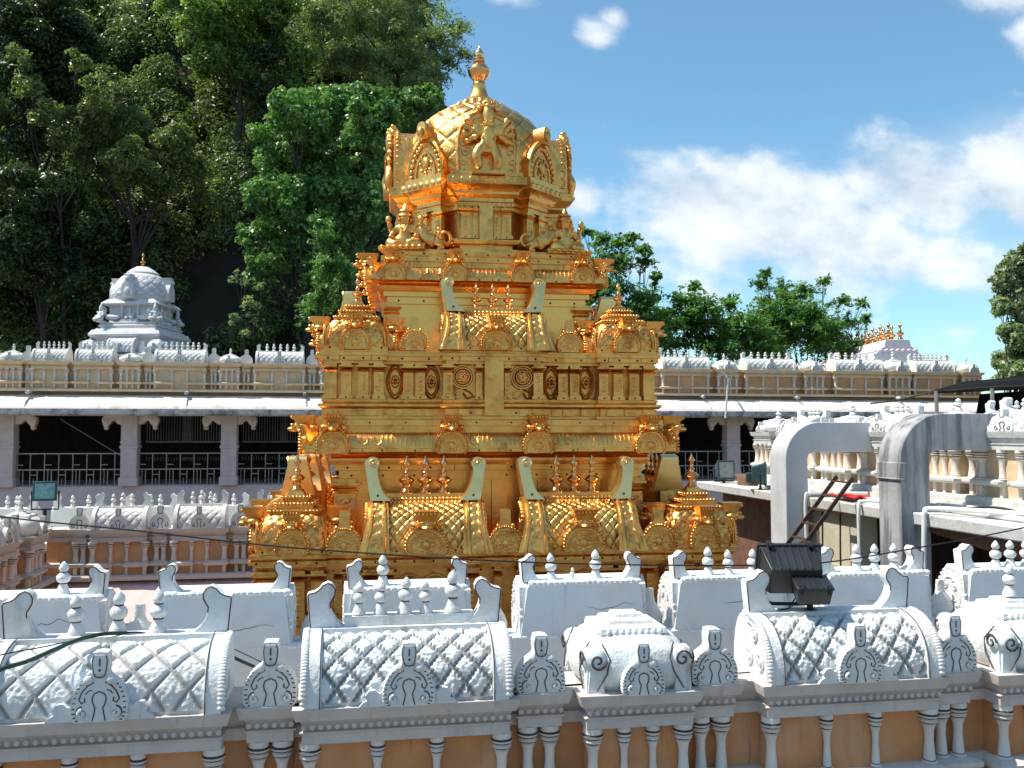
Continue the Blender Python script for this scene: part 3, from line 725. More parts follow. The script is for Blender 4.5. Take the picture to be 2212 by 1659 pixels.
def medallion(r, name='medallion'):
    mb = MB()
    for q, y in ((1., .014), (.8, .01), (.55, .014)): mb.tube([(r*q*math.cos(i*PI/12), -.01, r*q*math.sin(i*PI/12)) for i in range(25)], y, 5)
    mb.ell((0, 0, 0), (r*.72, .035, r*.72), 20, 6); mb.ell((0, -.03, 0), (r*.12, .02, r*.12), 8, 5)
    for i in range(6): mb.ell((r*.35*math.cos(i*PI/3), -.028, r*.35*math.sin(i*PI/3)), (r*.16, .012, r*.16), 7, 4)
    for s in (-1, 1): mb.tube([(s*.1*r, 0, -r*1.1), (s*.6*r, 0, -r*1.3), (s*1.0*r, 0, -r*1.7), (s*.4*r, 0, -r*1.9), (0, 0, -r*1.35)], .014, 5)
    return mb.build(name, GR)
def lozenge(hw, hh):
    mb = MB()
    for q in (1., .8): mb.tube([(hw*q*math.sin(i*PI/8)*(abs(math.sin(i*PI/8))**.3), -.012, hh*q*math.cos(i*PI/8)) for i in range(17)], .013, 5)
    for i in range(8):
        a = i*PI/4; mb.ell((hw*.32*math.cos(a), -.01, hh*.26*math.sin(a)), (hw*.24, .02, hh*.14), 7, 5)
    mb.ell((0, -.02, 0), (hw*.22, .025, hw*.22), 8, 6)
    for s in (-1, 1):
        for t in (-1, 1): mb.tube(spiral(s*hw*.72, t*hh*.82, hw*.22, 1.1, 0, s*t, 10, -.01), .010, 5)
    return mb.build('lozenge_panel', GR)
md = Proto(medallion(.15)); lz = Proto(lozenge(.115, .245))
for a in ROTS:
    for x in (-1.1, -.78, .78, 1.1): md.place(base, spin(x, 2.70, -1.9, a), a, (1, 3, 1))

# plain upper body of the first storey, shining sheet metal
mb = MB(); mb.sweep(sq(1.98), [(.02, -1.46), (.02, -1.38), (0, -1.37), (0, -.62), (.03, -.615), (.03, -.50), (.08, -.49), (.08, -.42), (.14, -.41), (.16, -.36), (.16, -.33), (.12, -.32), (.16, -.262)])
for a in ROTS:
    st = mb.mark(); rivets(mb, -2.012, -.56, [-1.85+i*.41 for i in range(10)]); rivets(mb, -2.064, -.455, [-1.9+i*.54 for i in range(8)]); seams(mb, -1.98, -1.36, -.63, [-1.5, -.62, 0, .62, 1.5]); seams(mb, -2.01, -.613, -.502, [-1.6, -.9, -.2, .5, 1.1]); seams(mb, -2.06, -.488, -.422, [-1.2, -.5, .3, .9, 1.7]); mb.xf(Matrix.Rotation(a, 4, 'Z'), st)
b1 = mb.build('first_storey_body', ['goldsmooth', 'rivet'], tower)
pw = Proto(gold_pilaster(.26, -1.4, -.60, .13))
for a in ROTS:
    for x in (-1.9, 1.9): pw.place(b1, spin(x, 1.96, 0, a), a)

def kapota(h0, zlo, zhi, name, kx, kw, kh):
    """rolled cornice with ribbed relief, gable arches and upturned corners"""
    dz = zhi-zlo; mb = MB()
    pr = [(-.34, 0), (-.12, .03), (-.03, .05), (0, .08), (0, .17), (-.02, .18)]+[(-.02-.13*(1-math.cos(t*PI/2/5)), .2+.38*math.sin(t*PI/2/5)) for t in range(6)]+[(-.17, .62), (-.17, .80), (-.14, .81), (-.14, .98), (-.16, 1.0)]
    mb.sweep(sq(h0), [(d, zlo+z*dz) for d, z in pr])
    for a in ROTS:
        st = mb.mark(); rivets(mb, -h0-.001, zlo+.12*dz, [-h0+.15+i*(2*h0-.3)/11 for i in range(12)], .014); rivets(mb, -h0+.139, zlo+.9*dz, [-h0+.35+i*(2*h0-.7)/9 for i in range(10)], .013)
        seams(mb, -h0+.172, zlo+.63*dz, zlo+.79*dz, [-h0*.62+random.uniform(-.1, .1), -h0*.18, h0*.3, h0*.66]); seams(mb, -h0-.001, zlo+.085*dz, zlo+.165*dz, [-h0*.7, -h0*.33, .05, h0*.45, h0*.8])
        n = int(2*h0/.062)
        for i in range(n):
            x = -h0+.12+(i+.5)*(2*h0-.24)/n; pts = [(x, -h0+.02+.13*(1-math.cos(t*PI/8))-.004, zlo+(.24+.34*math.sin(t*PI/8))*dz) for t in range(5)]
            if (i//7) % 3 == 1: pts = pts[3:]
            mb.tube(pts, .012, 5)
        m_ = n//6
        for i in range(0, n, 3):
            if (i//7) % 3 == 1:
                x = -h0+.12+(i+1.5)*(2*h0-.24)/n; mb.tube([(x-.045, -h0+.055, zlo+.5*dz), (x-.045, -h0+.02, zlo+.34*dz), (x, -h0+.012, zlo+.27*dz), (x+.045, -h0+.02, zlo+.34*dz), (x+.045, -h0+.055, zlo+.5*dz)], .010, 5)
        mb.xf(Matrix.Rotation(a, 4, 'Z'), st)
    o = mb.build(name, GR, tower, sharp=45)
    kp = Proto(gold_kudu(kw, kh, .15))
    for a in ROTS:
        for x in kx: kp.place(o, spin(x, h0-.08, zlo+.03*dz, a), a)
    hb = MB()
    hb.prism([(-.05, 0), (.10, .0), (.17, .10), (.22, .24), (.28, .36), (.20, .34), (.10, .28), (-.05, .27)], -.07, .07); hb.ell((.19, 0, .12), (.05, .085, .05), 8, 6)
    hb.tube([(.05, -.08, .08), (.12, -.08, .12), (.16, -.08, .22)], .015, 5)
    hp = Proto(hb.build('corner_crest', GR, sharp=45, bevel=.01))
    for a in (-3*PI/4, -PI/4): hp.place(o, ((h0-.1)*math.copysign(1, math.cos(a)), -(h0-.1), zlo+.25*dz), a, dz/.62)
    return o
kapota(2.42, -.28, .18, 'lower_cornice', (-2.06, -.56, .56, 2.06), .42, .50)

# first row of shrines
sp_ = Proto(gold_shala(1.42, .47, .58, .48, .52)); kp_ = Proto(gold_kuta(.435, .48, .46)); np_ = Proto(gold_kudu(.42, .52, .10, False, 'niche_panel'))
for a in ROTS:
    for x in (-.90, 1.02): sp_.place(tower, spin(x, 2.56, -1.452, a), a)
    for x in (-1.875, .06, 1.98): np_.place(tower, spin(x, 2.98, -1.452, a), a)
for x, y in ((-2.49, -2.53), (2.59, -2.53), (-2.49, 2.53), (2.59, 2.53)): kp_.place(tower, (x, y, -1.452))

# second storey
pl2 = tier_plan([(-2.24, 2.34), (-1.40, 2.34), (-1.40, 2.23), (-.68, 2.23), (-.68, 2.36), (.68, 2.36), (.68, 2.23), (1.40, 2.23), (1.40, 2.34), (2.24, 2.34)])
pl2 = tier_plan([(-2.24, 2.24), (-1.40, 2.24), (-1.40, 2.14), (-.68, 2.14), (-.68, 2.29), (.68, 2.29), (.68, 2.14), (1.40, 2.14), (1.40, 2.24), (2.24, 2.24)])
mb = MB(); mb.sweep(pl2, [(.02, .175), (.02, .215), (-.05, .22), (-.05, .315), (.0, .32), (.03, .345), (.03, .375), (-.03, .38), (-.01, .41), (-.01, .435), (-.20, .44), (-.20, .90), (-.05, .905), (-.05, .94), (.0, .945), (.0, 1.0), (.025, 1.005), (.025, 1.045), (.01, 1.05), (.01, 1.075)])
for a in ROTS:
    st = mb.mark()
    rivets(mb, -2.242, .97, [-2.15, -1.95, -1.7, -1.5, 1.5, 1.7, 1.95, 2.15]); rivets(mb, -2.292, .975, [-.55, -.2, .2, .55]); rivets(mb, -2.142, .975, [-1.2, -.85, .85, 1.2])
    rivets(mb, -2.192, .27, [-2.1, -1.85, -1.6, 1.6, 1.85, 2.1]); rivets(mb, -2.242, .265, [-.6, -.3, .3, .6])
    for x in (-2.1, -1.85, -1.6, 1.6, 1.85, 2.1): mb.box(x-.07, x+.07, -2.23, -2.17, .222, .312)
    for x in (-.58, -.4, .4, .58): mb.box(x-.06, x+.06, -2.28, -2.22, .222, .312)
    for x in (-1.25, -1.0, -.85, .85, 1.0, 1.25): mb.box(x-.05, x+.05, -2.13, -2.07, .222, .312)
    seams(mb, -2.242, .946, .999, [-2.0, -1.6, 1.55, 2.0]); seams(mb, -2.292, .946, .999, [-.45, .0, .45]); seams(mb, -2.262, .318, .372, [-1.9, 1.7])
    mb.box(-.125, .125, -2.33, -2.15, .225, 1.0)
    mb.xf(Matrix.Rotation(a, 4, 'Z'), st)
b2 = mb.build('second_storey_body', GR, tower)
pp = Proto(gold_pilaster(.15, .44, .905, .16)); pt = Proto(gold_pilaster(.09, .44, .905, .14))
for a in ROTS:
    for x in (-2.14, -1.92, -1.7, -1.5, 1.5, 1.7, 1.92, 2.14): pp.place(b2, spin(x, 2.04, 0, a), a)
    for x in (-1.12, -.96, .96, 1.12): pp.place(b2, spin(x, 1.94, 0, a), a)
    for x in (-.6, .6): pp.place(b2, spin(x, 2.09, 0, a), a)
    for x in (-.19, .19): pt.place(b2, spin(x, 2.09, 0, a), a)
    for x in (-1.29, -.81, .81, 1.29): lz.place(b2, spin(x, 1.955, .68, a), a, (.92, 2.2, .92))
    for x in (-.40, .40): md.place(b2, spin(x, 2.105, .74, a), a, (1, 2., 1))
# second row of shrines
sp2 = Proto(gold_shala(1.34, .40, .50, .36, .46)); kp2 = Proto(gold_kuta(.415, .42, .36))
for a in ROTS:
    sp2.place(tower, spin(.02, 1.92, 1.078, a), a)
    for x in (-1.04, 1.04): np_.place(tower, spin(x, 2.08, 1.078, a), a, .86)
for x, y in ((-1.80, -1.80), (1.80, -1.80), (-1.8, 1.8), (1.8, 1.8)): kp2.place(tower, (x, y, 1.078))
# third storey
mb = MB(); mb.sweep(sq(1.38), [(0, 1.07), (0, 1.80), (.03, 1.805), (.03, 1.90), (.08, 1.905), (.08, 1.97), (.14, 1.98), (.17, 2.04), (.13, 2.05), (.18, 2.10)])
for a in ROTS:
    st = mb.mark(); rivets(mb, -1.412, 1.85, [-1.25, -.9, -.55, .55, .9, 1.25]); mb.xf(Matrix.Rotation(a, 4, 'Z'), st)
b3 = mb.build('third_storey_body', ['goldsmooth', 'rivet'], tower)
pw = Proto(gold_pilaster(.2, 1.1, 1.82, .10))
for a in ROTS:
    for x in (-1.34, 1.34): pw.place(b3, spin(x, 1.37, 0, a), a)
kapota(1.64, 2.08, 2.47, 'upper_cornice', (-1.32, -.47, .47, 1.32), .34, .42)
mb = MB(); mb.sweep(sq(1.42), [(0, 2.46), (.02, 2.5), (.02, 2.54), (-.05, 2.545), (-.05, 2.575)]); rivets(mb, -1.442, 2.52, [-1.2+i*.3 for i in range(9)])
mb.build('top_platform', GR, tower)

# neck under the dome
OCT = [(1.02/math.cos(PI/8)*math.cos(PI/8+k*PI/4), 1.02/math.cos(PI/8)*math.sin(PI/8+k*PI/4)) for k in range(8)]
NPR = [(.06, 2.57), (.06, 2.63), (-.02, 2.64), (-.02, 2.70), (.06, 2.71), (.08, 2.74), (.08, 2.77), (-.02, 2.79), (-.1, 2.80), (-.1, 3.26), (-.03, 3.27), (-.03, 3.33), (.0, 3.34), (.0, 3.39), (.07, 3.44), (.07, 3.47), (.15, 3.55), (.17, 3.56), (.17, 3.67), (.12, 3.69), (.12, 3.75)]
mb = MB(); mb.sweep(OCT, [(d, z) for d, z in NPR])
for k in range(4):
    st = mb.mark(); mb.sweep([(-.40, -1.22), (.40, -1.22), (.40, -.9), (-.40, -.9)], [(d, z+.003) for d, z in NPR]); mb.box(-.10, .10, -1.225, -1.1, 2.60, 3.30)
    for i in range(9): mb.prism([(-.54+i*.12, 3.60), (-.48+i*.12, 3.565), (-.42+i*.12, 3.60), (-.42+i*.12, 3.67), (-.54+i*.12, 3.67)], -1.40, -1.38); mb.ell((-.48+i*.12, -1.40, 3.625), (.03, .012, .035), 6, 4)
    for i in range(12): mb.box(-.385+i*.07-.018, -.385+i*.07+.018, -1.235, -1.20, 3.275, 3.325)
    mb.xf(Matrix.Rotation(k*PI/2, 4, 'Z'), st)
    st = mb.mark(); mb.sweep([(-.24, -1.16), (.24, -1.16), (.24, -.9), (-.24, -.9)], [(d, z+.006) for d, z in NPR])
    for i in range(7): mb.ell((-.36+i*.12, -1.335, 3.62), (.045, .014, .045), 6, 4)
    mb.xf(Matrix.Rotation(PI/4+k*PI/2, 4, 'Z'), st)
nk = mb.build('dome_neck', GR, tower)
pp = Proto(gold_pilaster(.16, 2.81, 3.28, .08)); pt = Proto(gold_pilaster(.08, 2.81, 3.28, .07))
for a in ROTS:
    for x in (-.30, .30): pp.place(nk, spin(x, 1.11, 0, a), a)
    for x in (-.155, .155): pt.place(nk, spin(x, 1.11, 0, a), a)
for a in (-PI/4, PI/4, 3*PI/4, -3*PI/4):
    for x in (-.15, .15): pp.place(nk, spin(x, 1.05, 0, a), a)

# dome with lozenge sheets, petals and finial
DP = [(1.08, 3.72), (1.14, 3.9), (1.16, 4.1), (1.13, 4.3), (1.08, 4.5), (.985, 4.68), (.86, 4.83), (.69, 4.96), (.50, 5.07)]
mb = MB()
def domef(i, j):
    q = j*(len(DP)-1); k = min(int(q), len(DP)-2); f = q-k
    r = DP[k][0]*(1-f)+DP[k+1][0]*f; z = DP[k][1]*(1-f)+DP[k+1][1]*f
    h, kk = diamond(i*18, j*5.2, 0, .07); a = i*2*PI; e = h*.02 if .03 < j < .97 else 0
    return ((r+e)*math.cos(a), (r+e)*math.sin(a), z+e*.5*j, kk)
mb.surf(domef, 300, 90)
mb.lathe([(1.0, 3.7), (1.10, 3.72), (1.13, 3.78), (1.13, 3.82), (1.08, 3.84)], n=48)
for r, z, n in ((.50, 5.05, 24), (.40, 5.12, 20), (.30, 5.18, 16)):
    for i in range(n):
        a = 2*PI*i/n; st = mb.mark(); mb.ell((0, 0, 0), (.07, PI*r/n*.98, .045), 7, 5); mb.xf(Matrix.Translation((r*math.cos(a), r*math.sin(a), z)) @ Matrix.Rotation(a, 4, 'Z') @ Matrix.Rotation(rad(32), 4, 'Y'), st)
mb.lathe([(.5, 5.0), (.42, 5.1), (.30, 5.18), (.25, 5.21), (.25, 5.235), (.21, 5.26), (.21, 5.29), (.16, 5.33), (.13, 5.40), (.115, 5.47), (.12, 5.49), (.12, 5.5)], n=28)
dome = mb.build('dome', GR, tower, sharp=50)
mb = MB(); FP = [(.085, 5.5), (.085, 5.55), (.10, 5.56), (.10, 5.575), (.085, 5.59), (.12, 5.635), (.165, 5.69), (.175, 5.74), (.18, 5.745), (.18, 5.76), (.17, 5.765), (.16, 5.80), (.12, 5.85), (.075, 5.875), (.07, 5.89), (.095, 5.905), (.095, 5.92), (.06, 5.935), (.06, 5.945), (.085, 5.96), (.085, 5.975), (.06, 5.985), (.075, 6.02), (.07, 6.06), (.045, 6.10), (.015, 6.14), (.003, 6.18)]
mb.lathe(FP, n=28); mb.build('pot_finial', 'goldpol', tower, sharp=50)

def skin_fig(name, V, E, mats, parent, loc, rz=0, sc=1., sub=1, root=None, fat=1.4):
    names = list(V); me = bpy.data.meshes.new(name); me.from_pydata([tuple(c*sc for c in V[k][:3]) for k in names], [(names.index(a), names.index(b)) for a, b in E], [])
    me.materials.append(M[mats]); o = bpy.data.objects.new(name, me); COL.objects.link(o)
    o.parent = parent; o.location = loc; o.rotation_euler.z = rz
    sm = o.modifiers.new('skin', 'SKIN'); sm.use_smooth_shade = True
    if not me.skin_vertices: me.attributes
    for i, k in enumerate(names):
        r = V[k][3]*sc*fat; me.skin_vertices[0].data[i].radius = (r, r)
    me.skin_vertices[0].data[names.index(root) if root else 0].use_root = True
    ss = o.modifiers.new('sub', 'SUBSURF'); ss.levels = ss.render_levels = sub
    return o
def deity():
    V = {'pel': (0, -.03, .40, .075), 'belly': (0, -.05, .47, .065), 'chest': (0, -.04, .57, .085), 'neck': (0, -.05, .645, .04), 'head': (0, -.08, .70, .06), 'muz': (0, -.13, .69, .045),
         'cr1': (0, -.05, .77, .065), 'cr2': (0, -.05, .84, .055), 'cr3': (0, -.05, .90, .04), 'cr4': (0, -.05, .95, .018)}
    E = [('pel', 'belly'), ('belly', 'chest'), ('chest', 'neck'), ('neck', 'head'), ('head', 'muz'), ('head', 'cr1'), ('cr1', 'cr2'), ('cr2', 'cr3'), ('cr3', 'cr4')]
    legs = {-1: [(-.09, -.05, .37, .06), (-.17, -.12, .24, .05), (-.12, -.10, .12, .04), (-.15, -.13, .07, .03)], 1: [(.08, -.04, .35, .06), (.12, -.08, .20, .048), (.10, -.05, .05, .035), (.13, -.10, .03, .03)]}
    for s in (-1, 1):
        last = 'pel'
        for i, q in enumerate(legs[s]): k = f'l{s}{i}'; V[k] = q; E.append((last, k)); last = k
        V[f's{s}'] = (s*.11, -.04, .59, .05); E.append(('chest', f's{s}'))
        arms = [((.20, -.04, .66), (.26, -.06, .76)), ((.24, -.03, .60), (.33, -.06, .68)), ((.25, -.04, .52), (.34, -.07, .56)), ((.23, -.05, .46), (.30, -.08, .42)), ((.19, -.07, .47), (.13, -.12, .50))]
        for i, (e, h) in enumerate(arms):
            V[f'e{s}{i}'] = (s*e[0], e[1], e[2], .034); V[f'h{s}{i}'] = (s*h[0], h[1], h[2], .026); E += [(f's{s}', f'e{s}{i}'), (f'e{s}{i}', f'h{s}{i}')]
    return V, E
def nasika():
    """big horseshoe gable on the dome"""
    mb = MB(); o = [(.42, 0), (.44, .1), (.455, .35), (.445, .55), (.41, .70), (.345, .83), (.25, .93), (.1, .985), (0, 1.0)]
    pl = o+[(-x, z) for x, z in reversed(o[:-1])]
    mb.prism(pl, .48, 0); mb.tube([(x*.97, -.01, z*.98) for x, z in pl], .03, 6); mb.tube([(x*.86, -.005, z*.90) for x, z in pl], .014, 5)
    mb.box(-.52, .52, -.04, .3, -.05, .02); mb.box(-.24, .24, -.2, .02, .0, .045)
    for i in range(30):
        q = i/29*(len(pl)-1); k = int(min(q, len(pl)-2)); f = q-k; mb.ell(((pl[k][0]*(1-f)+pl[k+1][0]*f)*1.0, .03, (pl[k][1]*(1-f)+pl[k+1][1]*f)*1.0), (.025, .04, .025), 6, 4)
    mb.ell((0, -.05, 1.03), (.11, .09, .085), 10, 7); mb.ell((0, -.12, 1.0), (.06, .05, .04), 8, 5)
    for i in range(-2, 3): mb.ell((i*.05, -.05, 1.11-.015*abs(i)), (.03, .05, .04), 6, 5)
    for s in (-1, 1):
        mb.ell((s*.12, -.05, .985), (.05, .05, .05), 7, 5); mb.ell((s*.05, -.125, 1.05), (.02, .02, .02), 6, 4)
        for i in range(4): mb.tube(spiral(s*(.33+.03*(i % 2)), .08+i*.14, .055, 1.1, 0, s, 10, -.012), .014, 5)
    st = mb.mark()
    for s in (-1, 1):                      # garland, held weapons and crown mouldings of the figure
        mb.tube([(s*.02, -.10, .64), (s*.10, -.14, .50), (s*.06, -.14, .40), (0, -.14, .36)], .014, 5)
        for hx, hz in ((.26, .76), (.33, .68), (.34, .56)): mb.tube([(s*hx, -.09, hz-.05), (s*(hx+.01), -.09, hz+.09)], .010, 5)
        mb.ell((s*.03, -.155, .735), (.012, .012, .012), 6, 4); mb.ell((s*.07, -.08, .72), (.02, .03, .03), 6, 4)
    for i in range(4): mb.tube([(.07*(1-i*.14)*math.cos(k*PI/6), -.05+.07*(1-i*.14)*math.sin(k*PI/6), .775+i*.045) for k in range(13)], .012, 5)
    mb.box(-.10, .10, -.12, .0, .30, .36)
    mb.xf(Matrix.Translation((0, -.03, .02)), st)
    return mb.build('dome_gable', GR, sharp=50)
g0 = nasika(); V, E = deity(); skin_fig('deity_figure', V, E, 'gold', g0, (0, -.03, -.01), 0, 1.12, 2, 'pel', 1.45)
gp = Proto(g0)
for a in ROTS+(PI,): gp.place(tower, spin(0.01, 1.30, 3.68, a), a)
def diag_gable():
    mb = MB(); o = [(.40, 0), (.43, .08), (.43, .24), (.39, .40), (.31, .54), (.2, .65), (.11, .72), (0, .74)]
    pl = o+[(-x, z) for x, z in reversed(o[:-1])]
    mb.prism(pl, .34, 0)
    pts = [(x*.95, -.01, z*.97) for x, z in pl]; mb.tube(pts, .035, 6)
    for i in range(22):
        q = i/21*(len(pl)-1); k = int(min(q, len(pl)-2)); f = q-k; mb.ell(((pl[k][0]*(1-f)+pl[k+1][0]*f)*.82, -.02, (pl[k][1]*(1-f)+pl[k+1][1]*f)*.84), (.04, .03, .04), 7, 5)
    mb.tube([(x*.55, -.01, z*.6+.03) for x, z in pl], .018, 5); mb.ell((0, -.02, .30), (.09, .03, .11), 10, 6)
    for i in range(8): mb.ell((.14*math.cos(i*PI/4), -.01, .30+.16*math.sin(i*PI/4)), (.035, .02, .035), 6, 4)
    mb.box(-.47, .47, -.04, .3, -.06, .0)
    for i in range(10): mb.prism([(-.45+i*.09, 0), (-.36+i*.09, 0), (-.405+i*.09, .06)], -.03, 0)
    mb.prism([(-.08, .68), (.08, .68), (.11, .78), (.105, .90), (.07, .96), (0, .975), (-.07, .96), (-.105, .90), (-.11, .78)], .1, -.12); mb.ell((0, -.13, .80), (.07, .05, .09), 8, 6)
    mb.tube(spiral(0, .87, .07, 1.3, 0, 1, 14, -.095), .014, 5)
    return mb.build('corner_gable', GR, sharp=50)
dg = Proto(diag_gable())
for a in (-PI/4, PI/4, 3*PI/4, -3*PI/4): dg.place(tower, spin(0, 1.22, 3.70, a), a, (.80, .92, .90))

def goddess():
    V = {'pel': (0, 0, .13, .15), 'belly': (0, -.01, .28, .11), 'chest': (0, -.01, .42, .12), 'neck': (0, 0, .54, .055), 'head': (0, -.02, .64, .085), 'nose': (0, -.10, .63, .018), 'cr1': (0, 0, .75, .085), 'cr2': (0, 0, .86, .06), 'cr3': (0, 0, .98, .02)}
    E = [('pel', 'belly'), ('belly', 'chest'), ('chest', 'neck'), ('neck', 'head'), ('head', 'nose'), ('head', 'cr1'), ('cr1', 'cr2'), ('cr2', 'cr3')]
    for s in (-1, 1):
        V[f'hip{s}'] = (s*.13, -.08, .12, .12); V[f'kn{s}'] = (s*.33, -.2, .10, .10); V[f'ft{s}'] = (s*.06, -.32, .06+.03*(s > 0), .06)
        V[f'sh{s}'] = (s*.17, 0, .47, .065); V[f'el{s}'] = (s*.27, -.05, .30, .05); V[f'ha{s}'] = (s*.25, -.22, .24, .045)
        V[f'eb{s}'] = (s*.31, .02, .42, .045); V[f'hb{s}'] = (s*.33, -.06, .58, .04)
        E += [('pel', f'hip{s}'), (f'hip{s}', f'kn{s}'), (f'kn{s}', f'ft{s}'), ('chest', f'sh{s}'), (f'sh{s}', f'el{s}'), (f'el{s}', f'ha{s}'), (f'sh{s}', f'eb{s}'), (f'eb{s}', f'hb{s}')]
    return V, E
V, E = goddess()
mb = MB(); mb.box(-.33, .33, -.28, .2, 0, .05); mb.tube([(.095*math.cos(k*PI/8), -.01+.09*math.sin(k*PI/8), .53) for k in range(17)], .016, 6); mb.tube([(.085*math.cos(k*PI/8), -.005+.08*math.sin(k*PI/8), .60) for k in range(17)], .014, 6)
for s in (-1, 1): mb.tube([(s*.05, -.10, .39), (s*.03, -.12, .32), (0, -.125, .28)], .012, 5)
mb.prism([(-.15, .30), (.15, .30), (.17, .45), (.13, .58), (.0, .66), (-.13, .58), (-.17, .45)], .10, .06)
for i in range(7): mb.ell((-.27+i*.09, -.28, .035), (.045, .04, .03), 7, 5)
for s in (-1, 1): mb.ell((s*.235, -.06, .47), (.045, .04, .06), 7, 5); mb.ell((s*.085, -.02, .47), (.02, .025, .04), 7, 5); mb.ell((s*.028, -.095, .485), (.012, .01, .008), 6, 4)
seat = mb.build('seated_figure', GR, sharp=45)
skin_fig('goddess_body', V, E, 'gold', seat, (0, 0, .03), 0, .70, 2, 'pel', 1.45)
gp = Proto(seat)
LV = {'pel': (.22, 0, .17, .12), 'mid': (.04, 0, .20, .11), 'chest': (-.14, 0, .26, .13), 'neck': (-.20, 0, .38, .11), 'head': (-.25, 0, .47, .10), 'muz': (-.36, 0, .45, .06)}
LE = [('pel', 'mid'), ('mid', 'chest'), ('chest', 'neck'), ('neck', 'head'), ('head', 'muz')]
for s in (-1, 1):
    LV.update({f'fk{s}': (-.18, s*.10, .16, .055), f'ff{s}': (-.26, s*.10, .03, .045), f'fp{s}': (-.34, s*.10, .03, .04), f'hk{s}': (.12, s*.12, .13, .08), f'hh{s}': (.24, s*.13, .05, .05), f'hp{s}': (.1, s*.13, .03, .045), f'er{s}': (-.22, s*.08, .58, .03)})
    LE += [('chest', f'fk{s}'), (f'fk{s}', f'ff{s}'), (f'ff{s}', f'fp{s}'), ('pel', f'hk{s}'), (f'hk{s}', f'hh{s}'), (f'hh{s}', f'hp{s}'), ('head', f'er{s}')]
for i, (x, z) in enumerate([(.34, .16), (.42, .26), (.38, .40), (.26, .44), (.2, .38)]):
    LV[f't{i}'] = (x, 0, z, .032); LE.append(('pel' if i == 0 else f't{i-1}', f't{i}'))
mb = MB(); mb.box(-.42, .42, -.18, .18, 0, .05)
for i in range(10): mb.ell((-.13+.07*math.cos(i*.63), -.10 if i % 2 else .1, .44+.13*math.sin(i*.63)), (.06, .04, .05), 6, 5)
lb = mb.build('guardian_lion', GR, sharp=45); skin_fig('lion_body', LV, LE, 'gold', lb, (0, 0, .045), 0, 1, 2, 'pel')
lp = Proto(lb)
for a in ROTS:
    for s in (-1, 1):
        lp.place(tower, spin(s*.78, 1.18, 2.575, a), a+(0 if s < 0 else PI), .66)
for x, y, r_ in ((-1.16, -1.16, -.22), (1.16, -1.16, .12)): gp.place(tower, (x, y, 2.575), r_)

# ------------------------------------------------------------------ ground and hill
mb = MB(); mb.add([(-900, -600, -7.5), (900, -600, -7.5), (900, 1500, -7.5), (-900, 1500, -7.5)], [(0, 1, 2, 3)])
tag(mb.build('ground', 'ground'), kind='structure')

# ------------------------------------------------------------------ front corridor: parapet facing the camera
FW = ('orange', 'ledge', 'col')
front = empty('parapet_wall', (0, 6.52, -1.84), label='nearest long parapet wall with orange panels, grey pillars and large white plaster shrines', cat='parapet')
prot = {'pil': Proto(pilaster(.88, n=14)), 'pil_thin': Proto(pilaster(.62, n=14)), 'D': .37}
prot['S1'] = Proto(white_shala(1.46, .37, .40, .235, .026, [(-.29, .95), (-.02, 1.0), (.245, 1.0)], 0, True, .30, .34, .44, seed=3, rough=.3))
prot['S2'] = Proto(white_shala(1.36, .37, .40, .175, .032, [(-.337, .9), (-.181, .92), (-.006, 1.0), (.153, .9), (.352, 1.15)], .06, True, .26, .34, .42, ridge_block=.08, seed=9, rough=.3))
prot['S3'] = Proto(white_shala(1.34, .37, .40, .18, .032, [], .06, True, .3, .33, .42, seed=15, rough=.3))
prot['K'] = Proto(white_kuta(.40, .39, True, 0)); prot['K2'] = Proto(white_kuta(.42, .39, True, .26))
nk_ = white_kudu(.34, .42, .13, True); prot['N'] = Proto(nk_)
bays = [('K', -4.15, -3.35, 'K'), ('N', -2.95, -2.6, 'N'), ('S', -2.36, -.85, 'S1'), ('N', -.73, -.39, 'N'), ('S', -.36, 1.085, 'S2'), ('N', 1.13, 1.48, 'N'), ('K', 1.60, 2.42, 'K'), ('N', 2.43, 2.78, 'N'), ('S', 2.97, 4.38, 'S3'), ('N', 4.40, 4.72, 'N'), ('K', 4.86, 5.72, 'K2'), ('N', 5.9, 6.22, 'N')]
parapet(front, bays, -4.4, 6.4, FW, prot, .34, hi=True, lowwall=-2.6)

